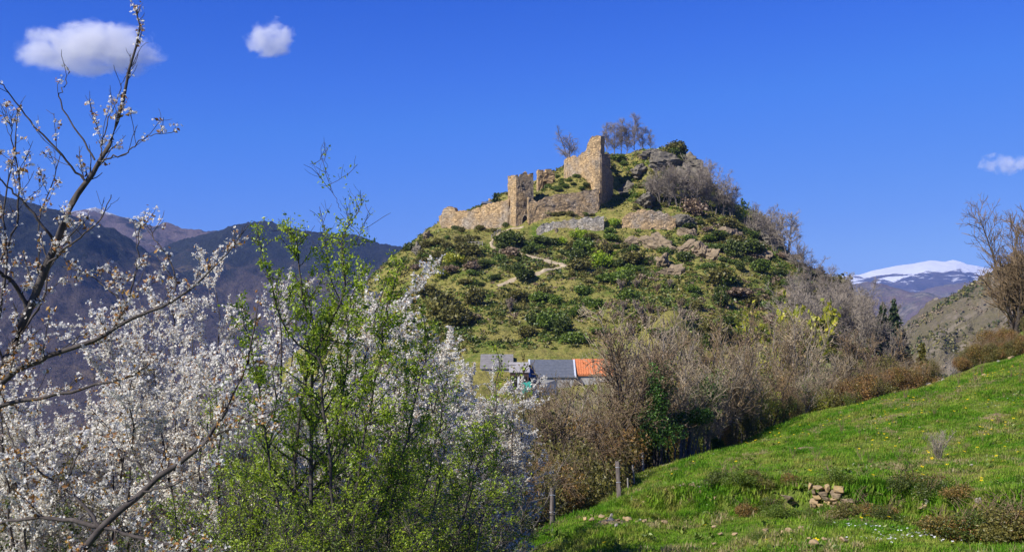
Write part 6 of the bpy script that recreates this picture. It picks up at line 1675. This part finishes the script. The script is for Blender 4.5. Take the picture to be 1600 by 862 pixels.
NS = [near_shrub(1200, 5.5, 1.5, 'leaf_fresh', 0.046, 5.0, 9), near_shrub(1201, 4.5, 1.5, 'leaf_green', 0.046, 5, 10), near_shrub(1202, 4.2, 1.5, 'leaf_dark', 0.048, 5.5, 10, 'bark_dark', 'bark_grey'), near_shrub(1203, 4.0, 1.4, 'leaf_green', 0.034, 2.2, 12, 'bark_grey', 'twig_pale'), near_shrub(1204, 4.0, 1.4, 'leaf_olive', 0.045, 5, 10, 'bark_grey')]
def place_shrub(label, px, D, top, v, w=1.0, rz=0.0):
    p = on_ground(px, D); h = (5.5, 4.5, 4.2, 4.0, 4.0)[v] * 1.1
    s = ((HY - top) / F * D - p[2]) / h; m = NS[v]
    put('leafy_shrub', label, 'shrub', [('stem', m[0]), ('twigs', m[1]), ('leaves', m[2])], p, (w, w, s), rz, 'foreground shrubs')
place_shrub('fresh green tree-like shrub right of the tall green tree', 640, 14.5, 470, 0, 1.0, 1.0)
place_shrub('fresh green shrub on the left side of the tall green tree', 425, 13.2, 520, 0, 0.75, 3.3)
place_shrub('fresh green shrub on the right side of the tall green tree', 565, 13.4, 500, 0, 0.8, 0.6)
place_shrub('fresh green shrub low on the left of the tall green tree', 352, 12.6, 640, 0, 0.7, 2.0)
place_shrub('fresh green shrub low in front of the tall green tree', 455, 11.6, 660, 0, 0.7, 5.5)
place_shrub('fresh green shrub low between the tall green tree and the grey twigs', 545, 11.8, 680, 0, 0.7, 1.4)
place_shrub('fresh green shrub under the right white cherry', 705, 17.0, 640, 0, 0.9, 2.2)
place_shrub('dark shrub filling the gap beneath the tall green tree', 560, 15.0, 690, 2, 1.15, 0.4)
place_shrub('grey twiggy shrub with few leaves at the bottom centre', 620, 13.0, 735, 3, 1.1, 3.0)
place_shrub('bright green shrub at the bottom right of the tall green tree', 690, 14.0, 770, 1, 0.9, 4.0)
place_shrub('green shrub at the bottom left of the tall green tree', 400, 11.0, 770, 1, 0.8, 5.0)
place_shrub('dark green shrub at the bottom edge below the tall green tree', 500, 12.0, 790, 2, 0.9, 2.6)
place_shrub('olive shrub behind the left edge cherry', 45, 15.5, 612, 4, 1.1, 1.1)
place_shrub('smaller olive shrub right of the left edge olive shrub', 105, 17.0, 640, 4, 0.9, 2.1)
place_shrub('dark shrub at the bottom left corner', 20, 13.0, 760, 2, 1.0, 0.2)
place_shrub('dark shrub behind the brambles at the bottom', 700, 21.0, 730, 2, 1.3, 0.9)
place_shrub('olive shrub between the white cherry and the brambles', 800, 31.0, 640, 4, 1.3, 3.9)
place_shrub('dark shrub in the shade behind the bottom centre', 660, 18.5, 690, 2, 1.3, 5.1)
place_shrub('dark shrub low between the two left cherries', 200, 13.5, 800, 2, 1.1, 4.4)
place_shrub('grey twiggy shrub beside the bottom left of the green tree', 330, 12.5, 800, 3, 1.0, 1.9)
HAZE = 4.8e-5

# ------------------------------------------------------------------ clouds (real volumes far above the valley)
def cloud(label, px, py, wpx, hpx, D, seed, dens):
    c = W(px, py, D); hx = wpx / 2 / F * D; hz = hpx / 2 / F * D
    bm = bmesh.new(); bmesh.ops.create_icosphere(bm, subdivisions=4, radius=1.0)
    V = np.array([v.co[:] for v in bm.verts]); Fc = np.array([[v.index for v in f.verts] for f in bm.faces]); bm.free()
    m, nt, out = new_mat('cloud_vapour')
    tc = nt.nodes.new('ShaderNodeTexCoord')
    ln = nt.nodes.new('ShaderNodeVectorMath'); ln.operation = 'LENGTH'; nt.links.new(tc.outputs['Object'], ln.inputs[0])
    mp = nt.nodes.new('ShaderNodeMapping'); mp.inputs['Scale'].default_value = (wpx / hpx * 0.8, 1.0, 1.0); mp.inputs['Location'].default_value = (seed * 3.1, seed, 0)
    nt.links.new(tc.outputs['Object'], mp.inputs[0])
    nz = noise(nt, mp.outputs[0], 1.25, 9, 0.62, 0.35)
    f = mth(nt, 'SUBTRACT', mth(nt, 'ADD', -0.95, mth(nt, 'MULTIPLY', nz, 3.6)), mth(nt, 'MULTIPLY', mth(nt, 'POWER', ln.outputs['Value'], 1.8), 0.95))
    f = mth(nt, 'MULTIPLY', mth(nt, 'MINIMUM', mth(nt, 'MAXIMUM', mth(nt, 'SUBTRACT', f, 0.25), 0.0), 0.5), dens / hz)
    pv = nt.nodes.new('ShaderNodeVolumePrincipled')
    pv.inputs['Color'].default_value = (1, 1, 1, 1); pv.inputs['Anisotropy'].default_value = 0.0
    pv.inputs['Emission Strength'].default_value = 0.0
    nt.links.new(f, pv.inputs['Density']); nt.links.new(pv.outputs[0], out.inputs['Volume'])
    o = obj('cloud', mesh_np('cloud', V, [Fc], m, True), None, tuple(c)); o.scale = (hx * 1.15, hz * 1.3, hz * 1.15)
    tag(o, label, 'cloud', 'small clouds in the blue sky')
cloud('largest white cloud, at the upper left above the cherry branches', 142, 78, 218, 92, 7000, 21, 3.2)
cloud('small ragged white cloud right of the big cloud', 422, 60, 88, 60, 7200, 26, 2.4)
cloud('thin pale cloud near the right edge of the sky', 1572, 256, 84, 34, 9000, 7, 1.4)

# ------------------------------------------------------------------ air
bm = bmesh.new(); box_bm(bm, 17900, 14300, 820, (0, 6900, 240))
m, nt, out = new_mat('haze')
pv = nt.nodes.new('ShaderNodeVolumePrincipled')
pv.inputs['Color'].default_value = (0.24, 0.44, 1.0, 1); pv.inputs['Density'].default_value = HAZE; pv.inputs['Anisotropy'].default_value = 0.0
nt.links.new(pv.outputs[0], out.inputs['Volume'])
hz_ = bm_obj('haze', bm, m); tag(hz_, kind='stuff')
